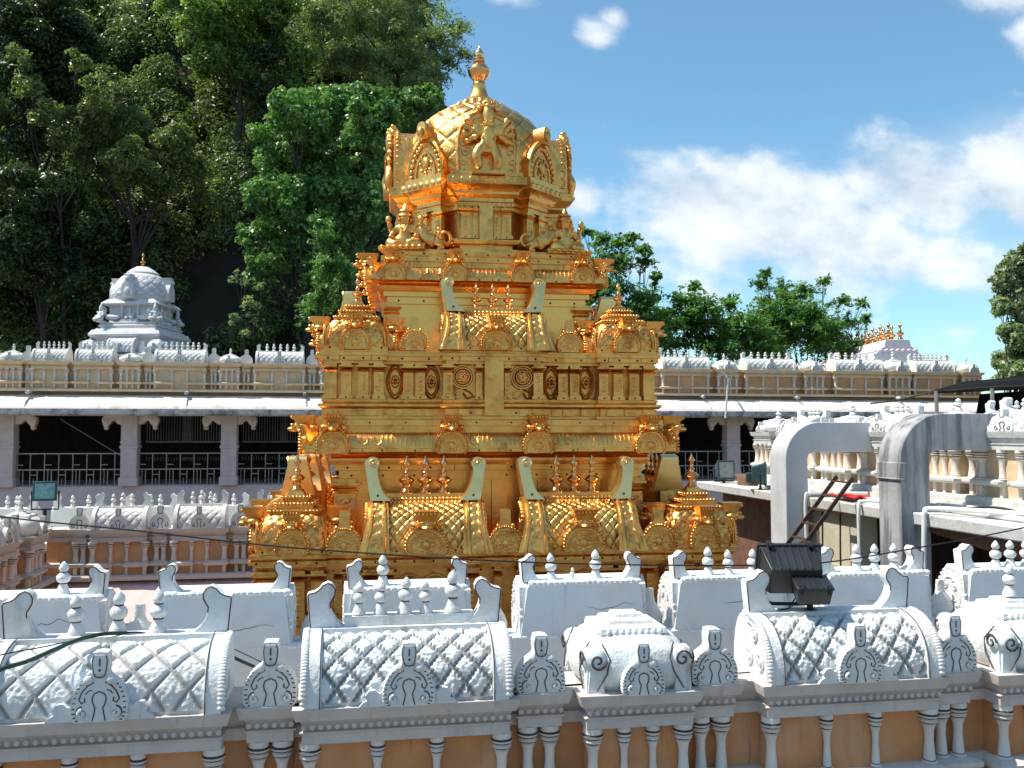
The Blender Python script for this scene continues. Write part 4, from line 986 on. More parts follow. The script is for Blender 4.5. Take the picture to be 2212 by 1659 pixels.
# ------------------------------------------------------------------ its rear parapet, seen from behind
rear = empty('parapet_wall', (0, 7.85, -1.78), label='white rear parapet wall of the near roof with plain box backs, horns and bottle shapes', cat='parapet')
mb = MB(); mb.box(-4.4, 8.6, .0, .38, -1.1, -.0)
for i in range(150):
    x = -4.3+i*.086; mb.ell((x, .03+random.uniform(-.01, .02), random.uniform(-.006, .006)), (.07, .05, .016+random.uniform(0, .01)), 7, 5)
mb.box(-4.4, 8.6, -.03, .01, -1.1, -.46)
mb.build('wall_panel', 'whiteback', rear, bevel=.012)
mb = MB(); mb.box(-4.4, 8.6, -1.02, -.03, -1.25, -1.0); mb.box(-4.4, 8.6, -1.02, .3, -1.5, -1.25); mb.build('roof_slab', 'slab', rear)
def shala_back(L, H, D, gm=('white', 'line'), hi=True, hw=.20, hh=.24, carve=True, wm='whiteback'):
    mb = MB(); t = .05
    mb.prism([(-L/2-.05, 0), (L/2+.05, 0), (L/2-.01, H-.05), (L/2-.05, H), (-L/2+.05, H), (-L/2+.01, H-.05)], .0, D)
    if hi:
        for i in range(int(L/.05)):
            x = -L/2+.06+i*.05; mb.ell((x, .012, H-.012), (.045, .03+random.uniform(0, .012), .022+random.uniform(0, .012)), 7, 5)
        pts = []; x0 = random.uniform(-.3, 0)*L; z0 = H*random.uniform(.35, .6)      # hairline crack
        for i in range(14): pts.append((x0+i*L*.035, -.0005-.0*i, z0+noise.noise((i*.6, L*9, 2))*.035-.02*math.sin(i*.45)))
        mb.tube(pts, [.001+.0018*math.sin(PI*i/13) for i in range(14)], 4, 1)
    o = mb.build('shrine_back', [wm, 'line'], bevel=.014 if hi else 0, sharp=30)
    for s in (-1, 1):
        g = MB(); ar = [(D*1.0, 0), (D*1.06, .12), (D*1.0, H*.55), (D*.8, H*.85), (D*.5, H+.03), (D*.25, H+.02), (.02, H*.9), (.0, H*.6), (.0, 0)]
        g.prism(ar if s > 0 else ar[::-1], s*(L/2-.04) if False else 0, s*.075, 'x')
        if hi and carve:
            for k, (yy, zz, rr) in enumerate([(D*.28, H*.22, .055), (D*.75, H*.24, .06), (D*.35, H*.62, .055), (D*.68, H*.62, .05)]):
                g.tube([(s*.078, p[0], p[2]) for p in spiral(yy, zz, rr, 1.4, 1.0, 1, 14)], .010, 5); g.ell((s*.078, yy, zz), (.015, .018, .018), 6, 5)
            for k in range(16):
                a = k/15*PI; g.ell((s*.06, D*.5-D*.5*math.cos(a), H*.35+H*.63*math.sin(a)), (.022, .02, .02), 6, 5)
            g.tube([(s*.078, D*.5-D*.36*math.cos(k/10*PI), H*.3+H*.5*math.sin(k/10*PI)) for k in range(11)], .010, 5)
        g.build('gable_end', list(gm), o, (s*(L/2-.02), .02, 0), bevel=.006 if hi else 0, sharp=40)
        horn(hw, hh, .12, s, o, (s*(L/2+.02), .14, H-.01), (gm[0], 'maroon'), .008 if hi else 0, line=hi)
    return o
def white_bottle(h, parent, loc, k=1.):
    mb = MB(); pr = [(.40, 0), (.43, .08), (.43, .25), (.38, .42), (.29, .54), (.20, .62), (.165, .72), (.15, .92), (.14, .985), (.02, 1.0)]
    mb.lathe([(r*h*.82*k, z*h) for r, z in pr], n=20, sq=.55)
    for i, v in enumerate(mb.v): mb.v[i] = (v[0]+random.uniform(-.004, .004), v[1]+random.uniform(-.004, .004), v[2])
    return mb.build('arch_back', 'white', parent, loc, sharp=70)
def bx(px): return P(px, 1300, 7.85).x
for a, b, fins in [(-140, 212, [(bx(122), 1.0)]), (345, 617, []), (757, 1004, [(bx(828), 1.0)]), (1137, 1385, [(bx(1200), .92), (bx(1246), .42), (bx(1297), 1.0)]),
                   (1468, 1690, [(bx(1545), 1.0), (bx(1590), .9), (bx(1641), .9)]), (1790, 2003, [(bx(1872), .98), (bx(1912), .98), (bx(1954), .98)]), (2098, 2330, [(bx(2178), 1.0), (bx(2210), 1.0), (bx(2245), 1.0)])]:
    xa, xb = bx(a), bx(b); o = shala_back(xb-xa, .46 if a < 1000 else .47, .42); o.parent = rear; o.location = ((xa+xb)/2, 0, 0)
    for x, k in fins: white_finial(.27*k, o, (x-(xa+xb)/2, .16, .455), 16, .05)
for x in (290, 680, 1072, 1417, 1735, 2060): white_bottle(.36, rear, (bx(x), .2, 0))

# ------------------------------------------------------------------ black floodlight on the near parapet
def front_flood():
    root = empty('floodlight', (3.44, 6.73, -1.425), label='black floodlight seen from behind, on a swivel foot over a white barrel roof', cat='floodlight')
    tilt = Matrix.Translation((-.03, .02, .315)) @ Matrix.Rotation(rad(-12), 4, 'Z') @ Matrix.Rotation(rad(20), 4, 'X')
    def done(mb, n, m='black', bev=.006): mb.xf(tilt); return mb.build(n, m, root, bevel=bev, sharp=30)
    mb = MB(); mb.box(-.275, .275, .15, .185, -.21, .21); mb.box(-.255, .255, .13, .152, -.19, .19); h = done(mb, 'front_frame')
    mb = MB(); mb.frus((-.245, .245, -.19, .19), 0, (-.21, .21, -.10, .12), .26)
    mb.xf(Matrix.Translation((0, .135, 0)) @ Matrix.Rotation(PI/2, 4, 'X'))
    done(mb, 'housing')
    for i in range(7):
        mb = MB(); x = -.19+i*.063; mb.prism([(.13, .195), (.13, .207), (-.12, .132), (-.12, .118)], x-.004, x+.004, 'x'); done(mb, 'cooling_fin', bev=0)
    mb = MB(); mb.frus((-.02, .235, -.30, -.10), -.10, (-.035, .25, -.31, -.09), .035); mb.box(-.042, .257, -.318, -.082, .035, .055); bal = done(mb, 'ballast_box')
    for i in range(6):
        mb = MB(); x = -.01+i*.045; mb.box(x-.003, x+.003, -.315, -.09, .0555, .064); done(mb, 'lid_rib', bev=0)
    for x in (-.17, .17):
        mb = MB(); mb.box(x-.022, x+.022, .10, .19, .205, .228); mb.tube([(x-.018, .14, .21), (x-.018, .10, .245), (x+.018, .10, .245), (x+.018, .14, .21)], .005, 6); mb.box(x-.01, x+.01, .16, .188, .10, .21); done(mb, 'hinge_clip', 'blackmetal', 0)
    for x in (.0, .22):
        mb = MB(); mb.tube([(x-.02, -.30, .056), (x-.012, -.31, .08), (x+.012, -.31, .08), (x+.02, -.30, .056)], .005, 6); mb.box(x-.012, x+.012, -.325, -.315, .0, .06); done(mb, 'hinge_clip', 'blackmetal', 0)
    mb = MB(); mb.tube([(-.29, .02, .30), (-.295, .02, .12), (-.22, .0, .09), (-.02, -.02, .085), (.2, -.02, .085), (.27, .0, .12), (.265, .02, .30)], .016, 6); mb.build('bracket', 'blackmetal', root)
    mb = MB(); mb.tube([(.10, -.03, .005), (.10, -.03, .10)], .026, 10); mb.tube([(.10, -.03, .0), (.10, -.03, .012)], .07, 14); mb.tube([(.10+.05*math.cos(i*.6), -.03+.05*math.sin(i*.6), .03) for i in range(12)], .014, 6); mb.build('swivel_foot', 'blackmetal', root)
    mb = MB(); mb.tube([(.0, -.1, .30), (-.05, -.08, .15), (-.09, -.02, .05), (-.20, -.02, .03), (-.3, .0, .03)], .006, 5); mb.tube([(.02, -.1, .30), (.01, -.09, .18), (-.08, -.03, .05)], .004, 5); mb.build('lead', 'wire', root)
    root.scale = (.94, .94, .94); return root
front_flood()

# ------------------------------------------------------------------ cables and hose
def cable(name, pts, r, m, label, cat='cable', n=6, sub=10):
    pts = [Vector(p) for p in pts]; out = []
    for i in range(len(pts)-1):           # Catmull-Rom
        p0, p1, p2, p3 = pts[max(i-1, 0)], pts[i], pts[i+1], pts[min(i+2, len(pts)-1)]
        for j in range(sub):
            t = j/sub; out.append(.5*((2*p1)+(p2-p0)*t+(2*p0-5*p1+4*p2-p3)*t*t+(3*p1-p0-3*p2+p3)*t**3))
    out.append(pts[-1]); mb = MB(); mb.tube(out, r, n); return tag(mb.build(name, m), label, cat)
YC = 7.35
cable('overhead_cable', [P(-700, 1010, YC), P(-60, 1108, YC), P(300, 1147, YC), P(620, 1182, YC), P(1000, 1208, YC), P(1300, 1219, YC), P(1640, 1221, YC), P(1790, 1214, YC), P(2000, 1180, YC), P(2230, 1136, YC), P(2800, 1010, YC)], .0065, 'wire', 'thin black cable sagging across in front of the gilded tower')
zt = -1.84+.46
cable('rubber_hose', [P(-80, 1490, 5.9), P(0, 1447, 6.12), P(60, 1428, 6.2), P(120, 1402, 6.3), P(175, 1380, 6.45), P(240, 1368, 6.62), P(330, 1372, 6.85), P(420, 1383, 7.0), P(480, 1409, 7.1), P(530, 1432, 7.2), P(600, 1462, 7.45)], .014, 'hose', 'dark green hose draped over the leftmost white barrel roof', 'hose')
cable('thin_wire', [P(-80, 1440, 6.0), P(0, 1415, 6.15), P(90, 1398, 6.3), P(200, 1376, 6.5), P(300, 1366, 6.7), P(420, 1378, 6.95), P(480, 1392, 7.1), P(560, 1428, 7.3), P(650, 1475, 7.7)], .004, 'wire', 'thin grey wire lying beside the green hose over a roof', 'wire')

# ------------------------------------------------------------------ inner court: far and left parapets
far = empty('parapet_wall', (0, 19.2, -1.90), label='far courtyard parapet wall with small white barrel roofs above salmon panels, left of the tower', cat='parapet')
FM = ('orangefar', 'ledge', 'col')
pf = {'pil': Proto(pilaster(1.15)), 'pil_thin': Proto(pilaster(.75)), 'D': .34}
pf['S'] = Proto(white_shala(1.0, .34, .40, .17, .018, [(-.02, 1.1), (.16, 1.0), (-.2, 1.0)], 0, False, .26, .34, .44, horn_w=.2, horn_h=.30, m='whitefar', gw=.16))
pf['N'] = Proto(white_kudu(.40, .44, .09, False, ('whitefar', 'line'))); pf['K'] = Proto(white_kuta(.36, .36, False, .28, 'whitefar'))
def fx(px, Y=18.98): return P(px, 1140, Y).x
b_ = [('N', fx(170), fx(208), 'N'), ('S', fx(193+25), fx(318), 'S'), ('N', fx(326), fx(360), 'N'), ('S', fx(370), fx(490), 'S'), ('N', fx(500), fx(535), 'N'), ('S', fx(545), fx(665), 'S')]
b_[0] = ('N', fx(150), fx(185), 'N'); b_[1] = ('S', fx(193), fx(318), 'S')
parapet(far, b_, -6.0, 3.6, FM, pf, .5, lowwall=-1.35)
mb = MB(); mb.prism([(.30, -1.02), (.0, -1.02), (-.3, -1.13), (-1.0, -1.68), (-1.0, -1.76), (.0, -1.25), (.3, -1.25)], -6.4, 4.5, 'x'); mb.build('sloping_eave', 'pink', far)
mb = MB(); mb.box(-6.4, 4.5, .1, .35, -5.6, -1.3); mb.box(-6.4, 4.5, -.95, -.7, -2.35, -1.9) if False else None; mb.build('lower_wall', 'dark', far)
# rear parapet of that corridor (plain backs)
outer = empty('parapet_wall', (0, 20.9, -1.62), label='plain white box backs with horns and finials behind the far salmon parapet', cat='parapet')
mb = MB(); mb.box(-12, 3.6, 0, .4, -.6, -.38); mb.box(-12, 3.6, -1.3, .1, -.75, -.6); mb.build('wall_panel', 'whitefar', outer)
def ox(px): return P(px, 1100, 20.9).x
for a, b, fins in [(-90, 72, [10, 31]), (115, 215, [152, 187]), (272, 378, [322, 343]), (430, 533, [462, 483, 503]), (580, 690, [620, 650])]:
    xa, xb = ox(a), ox(b); o = shala_back(xb-xa, .50, .42, ('whitefar', 'line'), False, .22, .30, wm='whitefar'); o.parent = outer; o.location = ((xa+xb)/2, 0, -.5)
    for q in fins: white_finial(.28, o, (ox(q)-(xa+xb)/2, .16, .495), 10, 0, ('whitefar', 'line'))
left = empty('parapet_wall', (-5.95, 19.0, -1.86), rz=PI/2, label='side parapet wall receding along the left edge with crowded white shrine tops', cat='parapet')
pf2 = dict(pf); LW = 7.6
b_ = [('K', -7.3, -6.6, 'K'), ('N', -6.5, -6.2, 'N'), ('S', -6.05, -5.0, 'S'), ('N', -4.9, -4.6, 'N'), ('K', -4.45, -3.75, 'K'), ('N', -3.65, -3.35, 'N'), ('S', -3.2, -2.15, 'S'), ('N', -2.0, -1.7, 'N'), ('K', -1.5, -.8, 'K')]
parapet(left, b_, -7.6, -.0, FM, pf, .5, lowwall=-2.4)
mb = MB(); mb.box(-7.6, 1.5, .3, 3.5, -.6, -.45); mb.build('roof_slab', 'slab', left)
# floodlight on the left parapet
def small_flood(loc, rz, tilt, label, w_=.52, h_=.42, glass='teal', hous='tealhousing', post=.25, tree=True):
    root = empty('floodlight', loc, rz, label=label, cat='floodlight')
    Tm = Matrix.Translation((0, 0, post+h_*.5)) @ Matrix.Rotation(rad(tilt), 4, 'X')
    def done(mb, n, m, bev=.008): mb.xf(Tm); return mb.build(n, m, root, bevel=bev, sharp=30)
    mb = MB(); mb.frus((-w_/2, w_/2, -h_/2, h_/2), 0, (-w_*.36, w_*.36, -h_*.32, h_*.32), .24); mb.xf(Matrix.Rotation(-PI/2, 4, 'X')); mb.box(-w_/2-.02, w_/2+.02, -.03, .0, -h_/2-.02, h_/2+.02); done(mb, 'housing', hous)
    mb = MB(); mb.box(-w_/2+.02, w_/2-.02, -.036, -.028, -h_/2+.02, h_/2-.02); done(mb, 'glass', glass, 0)
    mb = MB(); mb.box(-w_*.2, w_*.2, .20, .34, -h_*.38, h_*.05); done(mb, 'ballast_box', hous)
    mb = MB(); mb.tube([(-w_/2-.04, .08, post+h_*.5), (-w_/2-.04, .08, post*.4), (w_/2+.04, .08, post*.4), (w_/2+.04, .08, post+h_*.5)], .018, 6); mb.tube([(0, .08, 0), (0, .08, post*.4)], .03, 8); mb.build('bracket', 'blackmetal', root)
    return root
q = P(96, 1108, 18.0); small_flood((q.x, 18.0, q.z-.06), rad(12), -6, 'teal glass floodlight standing on the left parapet before the barred gallery', .37, .32, 'teal', 'tealhousing', .30)

# ------------------------------------------------------------------ back gallery
YG = 26.0
gal = empty('gallery_building', (0, YG, 0), label='long pillared gallery building with barred bays and a white shrine-topped parapet', cat='building')
XA, XB = -15.0, P(2116, 800, YG).x
pr_ = empty('parapet', (0, -.05, 1.91)); pr_.parent = gal; pr_.scale = (1, 1, .80)
pg = {'pil': Proto(pilaster(.85)), 'pil_thin': Proto(pilaster(.6)), 'D': .34}
pg['S'] = Proto(white_shala(1.45, .34, .42, .17, .018, [-.42, -.21, .0, .21, .42], 0, False, .27, .34, .44, horn_w=.17, horn_h=.27, m='whitefar', gw=.17))
pg['S7'] = Proto(white_shala(1.45, .34, .42, .17, .018, [-.48, -.32, -.16, .0, .16, .32, .48], 0, False, .27, .34, .44, horn_w=.17, horn_h=.27, m='whitefar', gw=.17))
pg['N'] = Proto(white_kudu(.32, .52, .09, False, ('whitefar', 'whitefar'), lines=False)); pg['K'] = Proto(white_kuta(.36, .36, False, .26, 'whitefar'))
def gx(px): return P(px, 790, YG-.2).x
def sc(a, b, L): return ((gx(b)-gx(a))/L, 1, 1)
def bay(k, a, b, key=None):
    L = {'S': 1.58, 'K': .76, 'N': .34}[k]; return (k, gx(a), gx(b), key or k, ((gx(b)-gx(a))/L, 1, 1) if k == 'S' else (gx(b)-gx(a))/L if k == 'K' else 1)
bl = [bay('S', -130, -50), bay('K', -4, 50), bay('N', 53, 63), bay('S', 66, 148), bay('S', 160, 245), bay('K', 258, 305), bay('N', 310, 328), bay('S', 330, 447, 'S7'), bay('N', 452, 470), bay('K', 473, 519), bay('N', 521, 542), bay('S', 546, 661), bay('N', 664, 684), bay('K', 690, 737), bay('S', 760, 870)]
parapet(pr_, bl, XA, gx(900), ('cream', 'cream', 'whitefar'), pg, .5, lowwall=-1.0)
p2 = empty('parapet', (0, -.05, 1.91)); p2.parent = gal; p2.scale = (1, 1, .80)
br = [bay('S', 1427, 1534), bay('K', 1547, 1594), bay('S', 1607, 1720), bay('K', 1735, 1780), bay('S', 1799, 1909), bay('K', 1915, 1967), bay('S', 1971, 2065, 'S7'), bay('K', 2076, 2118)]
parapet(p2, br, gx(900)+.004, XB, ('orangefar', 'cream', 'col'), pg, .5, lowwall=-1.0)
mb = MB(); mb.box(XA, XB, .0, .35, .95, 1.12); mb.build('parapet_base', 'cream', gal)
mb = MB(); mb.prism([(.3, 1.06), (.0, 1.04), (-.25, 1.0), (-.75, .80), (-.95, .66), (-.97, .56), (-.9, .56), (-.2, .64), (.3, .64)], XA, XB, 'x'); mb.build('sloping_eave', 'eave', gal, sharp=50)
mb = MB(); mb.box(XA, XB, -.985, -.93, .50, .63); mb.box(XA, XB, -.93, .3, .46, .555); mb.build('eave_edge', 'eavedge', gal)
sp0 = MB(); sp0.tube([(0, -.30, 1.10), (0, -.55, 1.06)], .05, 8); sp0.tube([(.03, -.36, 1.0), (.06, -.80, .80), (.08, -.985, .58)], .022, 6)
spt = Proto(sp0.build('rain_spout', 'eavedge'))
for px in (70, 408, 660, 1512, 1712, 1930): spt.place(gal, (gx(px), 0, 0))
mb = MB(); mb.box(XA, XB, .0, 4.0, -1.75, -1.45); mb.box(XA, XB, -.05, .25, -2.6, -1.44); mb.build('floor_slab', 'mauve', gal)
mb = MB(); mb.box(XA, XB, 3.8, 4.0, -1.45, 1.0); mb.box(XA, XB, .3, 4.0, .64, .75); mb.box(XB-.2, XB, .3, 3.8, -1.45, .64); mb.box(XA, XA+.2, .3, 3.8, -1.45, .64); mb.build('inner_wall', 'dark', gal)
mb = MB(); mb.box(-.21, .21, -.18, .24, -1.44, .50); mb.box(-.24, .24, -.21, .27, -1.44, -1.20); mb.box(-.235, .235, -.205, .265, -.42, -.34); mb.box(-.225, .225, -.195, .255, -.28, -.22)
pl = mb.build('pillar', 'mauve', bevel=.015)
for s in (-1, 1):
    b = MB(); b.prism([(0, .50), (0, .22), (.12, .24), (.20, .33), (.26, .33), (.30, .26), (.36, .20), (.42, .10), (.48, .20), (.52, .32), (.50, .42), (.40, .50)] if s > 0 else [(-x, z) for x, z in [(0, .50), (0, .22), (.12, .24), (.20, .33), (.26, .33), (.30, .26), (.36, .20), (.42, .10), (.48, .20), (.52, .32), (.50, .42), (.40, .50)]][::-1], -.10, .10)
    b.tube(spiral(s*.40, .36, .08, 1.3, 0, s, 12, -.105), .02, 5); b.ell((s*.42, 0, .13), (.07, .12, .06), 8, 5)
    b.build('bracket', 'eave', pl, (s*.21, .03, 0), bevel=.01)
ppl = Proto(pl); PX_ = [P(q, 950, YG).x for q in (-205, 16, 282, 496, 709)]+[P(1580, 950, YG).x]
xs = PX_[:5]+[PX_[4]+2.6, PX_[4]+5.2, PX_[4]+7.8, PX_[5]-2.75, PX_[5], PX_[5]+2.75, PX_[5]+5.5]
xs = sorted(xs)
for x in xs: ppl.place(gal, (x, 0, 0))
def railing(L):
    mb = MB(); r = .016
    for z in (-.56, -.99, -1.42): mb.box(0, L, -r, r, z-r, z+r)
    n = max(4, int(L/.175)); d = L/n
    for i in range(n+1):
        x = i*d; lo = -1.42 if i % 2 == 0 else -1.22
        mb.box(x-.011, x+.011, -.011, .011, -1.42 if i % 2 == 0 else -1.42, -.56 if i % 2 == 0 else -1.02)
        if i < n:
            z = -.86 if i % 4 < 1 else -1.13 if i % 4 == 2 else -.86
            if i % 2 == 0: mb.box(x, x+d, -.009, .009, z-.011, z+.011); mb.box(x+d*.5-.008, x+d*.5+.008, -.008, .008, -1.42, z-.1)
    return mb.build('railing', 'iron')
for a, b in zip(xs[:-1], xs[1:]):
    if (-9.9 < a < 1) or a > 6.5:
        r_ = railing(b-a-.44); r_.parent = gal; r_.location = (a+.22, .03, 0)
gr = MB()
for i in range(17): gr.tube([(i*.075, 0, -.35), (i*.075, 0, .40)], .010, 5); gr.tube([(i*.075, 0, -.9), (i*.075, 0, -.8)], .010, 4)
gr.box(-.03, 1.23, -.012, .012, -.38, -.35); gr.box(-.03, 1.23, -.012, .012, .40, .43)
gp_ = Proto(gr.build('window_grille', 'iron'))
for px in (318, 398, 526, 610): gp_.place(gal, (P(px, 930, YG+1.4).x, 1.4, .1))
b = MB(); b.tube([(P(130, 905, YG+.6).x, .6, P(130, 905, YG+.6).z), (P(262, 985, YG+.6).x, .6, P(262, 985, YG+.6).z)], .014, 6); b.build('slanting_rod', 'iron', gal)
q1, q2, q3 = P(1553, 798, 24.7), P(1573, 818, 24.75), P(1567, 903, 24.85)
mb = MB(); mb.tube([P(1548, 792, 25.6), q1, P(1570, 813, 24.75), q2, q3], .028, 8); tag(mb.build('drain_pipe', 'pvc'), 'thin white bent pipe hanging down the gallery front, right of the tower', 'pipe')

# ------------------------------------------------------------------ right corridor with ducts, ladder, lamps
XR = 8.75
right = empty('parapet_wall', (XR, 0, .02), rz=-PI/2, label='right-hand parapet wall with white shrines on yellow panels behind the two ducts', cat='parapet')
pr2 = {'pil': Proto(pilaster(1.25)), 'pil_thin': Proto(pilaster(.9)), 'D': .36}
pr2['S'] = Proto(white_shala(1.1, .36, .40, .16, .02, [(-.15, 1), (0., 1), (.15, 1)], 0, False, .26, .4, .46, horn_w=.22, horn_h=.30, m='white', gw=.13))
pr2['K'] = Proto(white_kuta(.38, .38, False, .30, 'white')); pr2['N'] = Proto(white_kudu(.36, .42, .1, False))
def ry(y): return -y
# local x = -world Y
b_ = []
y = 18.55
for k, L in [('K', .85), ('N', .3), ('S', 1.25), ('N', .3), ('K', .85), ('N', .3), ('S', 1.25), ('N', .3), ('K', .85), ('N', .3), ('S', 1.25), ('N', .3), ('K', .85)]:
    b_.append((k, -y, -y+L, k, (1, 1, .62))); y -= L+.06
parapet(right, b_, -18.7, -y+.3, ('cream', 'slab', 'col'), pr2, .5, lowwall=-1.0)
mb = MB(); mb.sweep([(-18.72, -.30), (-y+.3, -.30), (-y+.3, .6), (-18.72, .6)], [(0, -1.13), (0, -1.0)]); mb.build('sill', 'slab', right)
# second, farther row on the same roof
r2 = empty('parapet_wall', (11.2, 0, -.02), rz=-PI/2, label='farther white parapet wall with finials seen over the darker duct', cat='parapet')
b_ = [('K', -16.2, -15.3, 'K', (1, 1, .8)), ('S', -14.9, -13.6, 'S', (1, 1, .8)), ('K', -13.3, -12.5, 'K', (1, 1, .8)), ('S', -12.2, -10.9, 'S', (1, 1, .7))]
parapet(r2, b_, -17.5, -9.5, ('cream', 'cream', 'col'), pr2, .5, lowwall=-1.0)
# roof slab and walls under it
XS = 7.35
slab = empty('corridor_roof', (0, 0, 0), label='weathered concrete roof slab and cream wall carrying the ducts, right of the tower', cat='roof')
za = PX(1744, 1074, XS).z
mb = MB(); mb.frus((XS+.02, 14, 8.0, 18.9), za-.17, (XS, 14, 8.0, 18.95), za); mb.build('roof_slab', 'slab', slab, bevel=.02)
mb = MB(); mb.box(XS+.16, XS+.75, 12.75, 15.05, -7.4, za-.172); mb.build('wall', 'creamwall', slab)
mb = MB(); mb.box(XS+.14, XS+.158, 12.9, 14.9, za-1.05, za-1.02); mb.box(XS+.145, XS+.159, 14.15, 14.75, -7.0, za-1.05); mb.build('wall_band', 'creamwall', slab)
mb = MB(); mb.box(XS+.6, XS+.9, 15.0, 18.9, -7.4, za-.172); mb.build('wall', 'brown', slab)
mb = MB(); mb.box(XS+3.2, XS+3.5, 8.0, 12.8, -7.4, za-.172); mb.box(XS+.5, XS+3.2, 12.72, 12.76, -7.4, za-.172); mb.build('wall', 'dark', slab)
mb = MB(); mb.frus((XS+.10, XS+.25, 8, 12.7), za-.62, (XS+.10, XS+.25, 8, 12.7), za-.172) if False else mb.prism([(8, za-.172), (8, za-.55), (11.9, za-.20), (11.9, za-.172)], XS+.25, XS+.35, 'x'); mb.build('soffit_beam', 'brown', slab)
# pale barred window at the back of that opening
q = PX(2110, 1135, XS+3.15)
win = MB(); win.box(XS+3.17, XS+3.19, q.y-.85, q.y+.75, q.z-.42, q.z+.42); wo = win.build('window', 'backwindow', slab)
g = MB()
for i in range(12): yy = q.y-.9+i*.15; g.box(XS+3.11, XS+3.15, yy-.014, yy+.014, q.z-.46, q.z+.46)
for i in range(7): zz = q.z-.45+i*.15; g.box(XS+3.115, XS+3.145, q.y-.92, q.y+.82, zz-.013, zz+.013)
g.build('window_bars', 'blackmetal', wo)

def duct(px_front, py_top_in, ystem, label, m, hx, sub_d=.55):
    """square duct: up out of the court, bending over to the right into the wall"""
    root = empty('duct', (0, 0, 0), label=label, cat='duct')
    return root
def build_duct(x0, wst, y0, dep, ztop, hz, xend, R, label, m, collar=False, zlow=-7.0):
    root = empty('duct', (x0, y0, zlow), label=label, cat='duct')
    mb = MB(); prof = [(x0, zlow), (x0, ztop-R)]
    for i in range(1, 17):
        a = PI-i/16*PI/2; prof.append((x0+R+R*math.cos(a), ztop-R+R*math.sin(a)))
    prof += [(xend, ztop), (xend, ztop-hz)]
    ri = .10
    prof += [(x0+wst+ri, ztop-hz)]+[(x0+wst+ri-ri*math.sin(i/4*PI/2), ztop-hz-ri+ri*math.cos(i/4*PI/2)) for i in range(1, 5)]+[(x0+wst, zlow)]
    # strips between outer and inner edges keep the bend a clean surface
    prof = [(p[0]-x0, p[1]-zlow) for p in prof]
    mb.prism(prof, 0, dep); mb.build('casing', m, root, bevel=.012, sharp=28)
    if collar:
        c = MB(); z = ztop-R-.06-zlow
        c.box(-.018, wst*.25, -.014, dep+.014, z-.16, z+.06); c.box(-.03, wst*.25, -.02, dep+.02, z-.18, z-.15); c.build('repair_collar', m, root, bevel=.015)
    return root
YD1 = 14.0; q0 = P(1697, 1000, YD1); q1 = P(1745, 1000, YD1); zt1 = P(1780, 912, YD1).z; zb1 = P(1780, 977, YD1).z; xe1 = P(1848, 940, YD1).x
build_duct(q0.x, q1.x-q0.x, YD1, .58, zt1, zt1-zb1, XR-.0, .62, 'pale grey cement duct bending into the right parapet, nearer the tower', 'duct1')
YD2 = 11.1; q0 = P(1944, 1000, YD2); q1 = P(2008, 1000, YD2); zt2 = P(2040, 893, YD2).z; zb2 = P(2060, 973, YD2).z
build_duct(q0.x, q1.x-q0.x, YD2, .52, zt2, zt2-zb2, XR-.0, .66, 'dark stained cement duct with a cracked collar, at right', 'duct2', True)

# ladder leaning on the slab
def ladder():
    a0, a1 = PX(1838, 1040, XS-.06), P(1744, 1168, 13.0)
    top = PX(1838, 1038, XS-.05); yy = top.y
    bot = P(1728, 1190, yy); dY = .46; d = (bot-top)
    root = empty('ladder', (bot.x, yy, bot.z), label='rusty brown steel ladder leaning on the concrete roof slab between the ducts', cat='ladder')
    tt = Vector((top.x-bot.x, 0, top.z-bot.z)); lo = -tt*1.6; up = tt*1.04
    n = Vector((-tt.z, 0, tt.x)).normalized()*.03
    for k in (0, 1):
        mb = MB(); o = Vector((0, k*dY, 0)); b0, b1 = lo+o, up+o
        vs = [b0-n-Vector((0, .012, 0)), b0+n-Vector((0, .012, 0)), b0+n+Vector((0, .012, 0)), b0-n+Vector((0, .012, 0))]
        vs += [v+(b1-b0) for v in vs]; mb.add(vs, [(3, 2, 1, 0), (4, 5, 6, 7), (0, 1, 5, 4), (1, 2, 6, 5), (2, 3, 7, 6), (3, 0, 4, 7)]); mb.build('side_rail', 'rust', root)
    L = tt.length; k = 0
    u = tt.normalized()
    s = L*.97
    while s > -L*1.5:
        p = u*s; mb = MB(); mb.box(p.x-.03, p.x+.03, .012, dY-.012, p.z-.012, p.z+.012); mb.build('rung', 'rust', root); s -= .27
    mb = MB(); mb.tube([u*.25, u*-.15+Vector((0, dY, 0))], .02, 5); mb.build('brace', 'rust', root)
ladder()
# red cloth, pipes, lamps and carton on the slab
q = PX(1832, 1056, XS+.28)
mb = MB()
def clothf(i, j):
    x = (i-.5)*.72; y_ = (j-.5)*.36
    return (y_, x*(1+.2*noise.noise((j*3, 1, 2))), .05+.07*abs(noise.noise((i*5, j*3, .3)))+.03*noise.noise((i*13, j*9, 4)))
mb.surf(clothf, 30, 14)
mb.xf(Matrix.Translation((q.x, q.y, za)))
o = mb.build('cloth', 'red'); sm = o.modifiers.new('thick', 'SOLIDIFY'); sm.thickness = .012; tag(o, 'crumpled red cloth lying on the concrete slab by the ladder top', 'cloth')
def pipe(pts, r, label): return cable('pvc_pipe', pts, r*.85, 'pvc', label, 'pipe', 10, 8)
Yp = PX(1752, 1065, XS+.05).y
pipe([Vector((XS+1.0, Yp-.1, za+.06)), Vector((XS+.15, Yp, za+.07)), Vector((XS+.02, Yp, za+.05)), Vector((XS-.05, Yp, za-.03)), Vector((XS-.05, Yp, za-.9)), Vector((XS-.05, Yp, za-3))], .032, 'white pipe elbow dropping over the slab edge beside the paler duct')
Yp = PX(1868, 1075, XS+.05).y
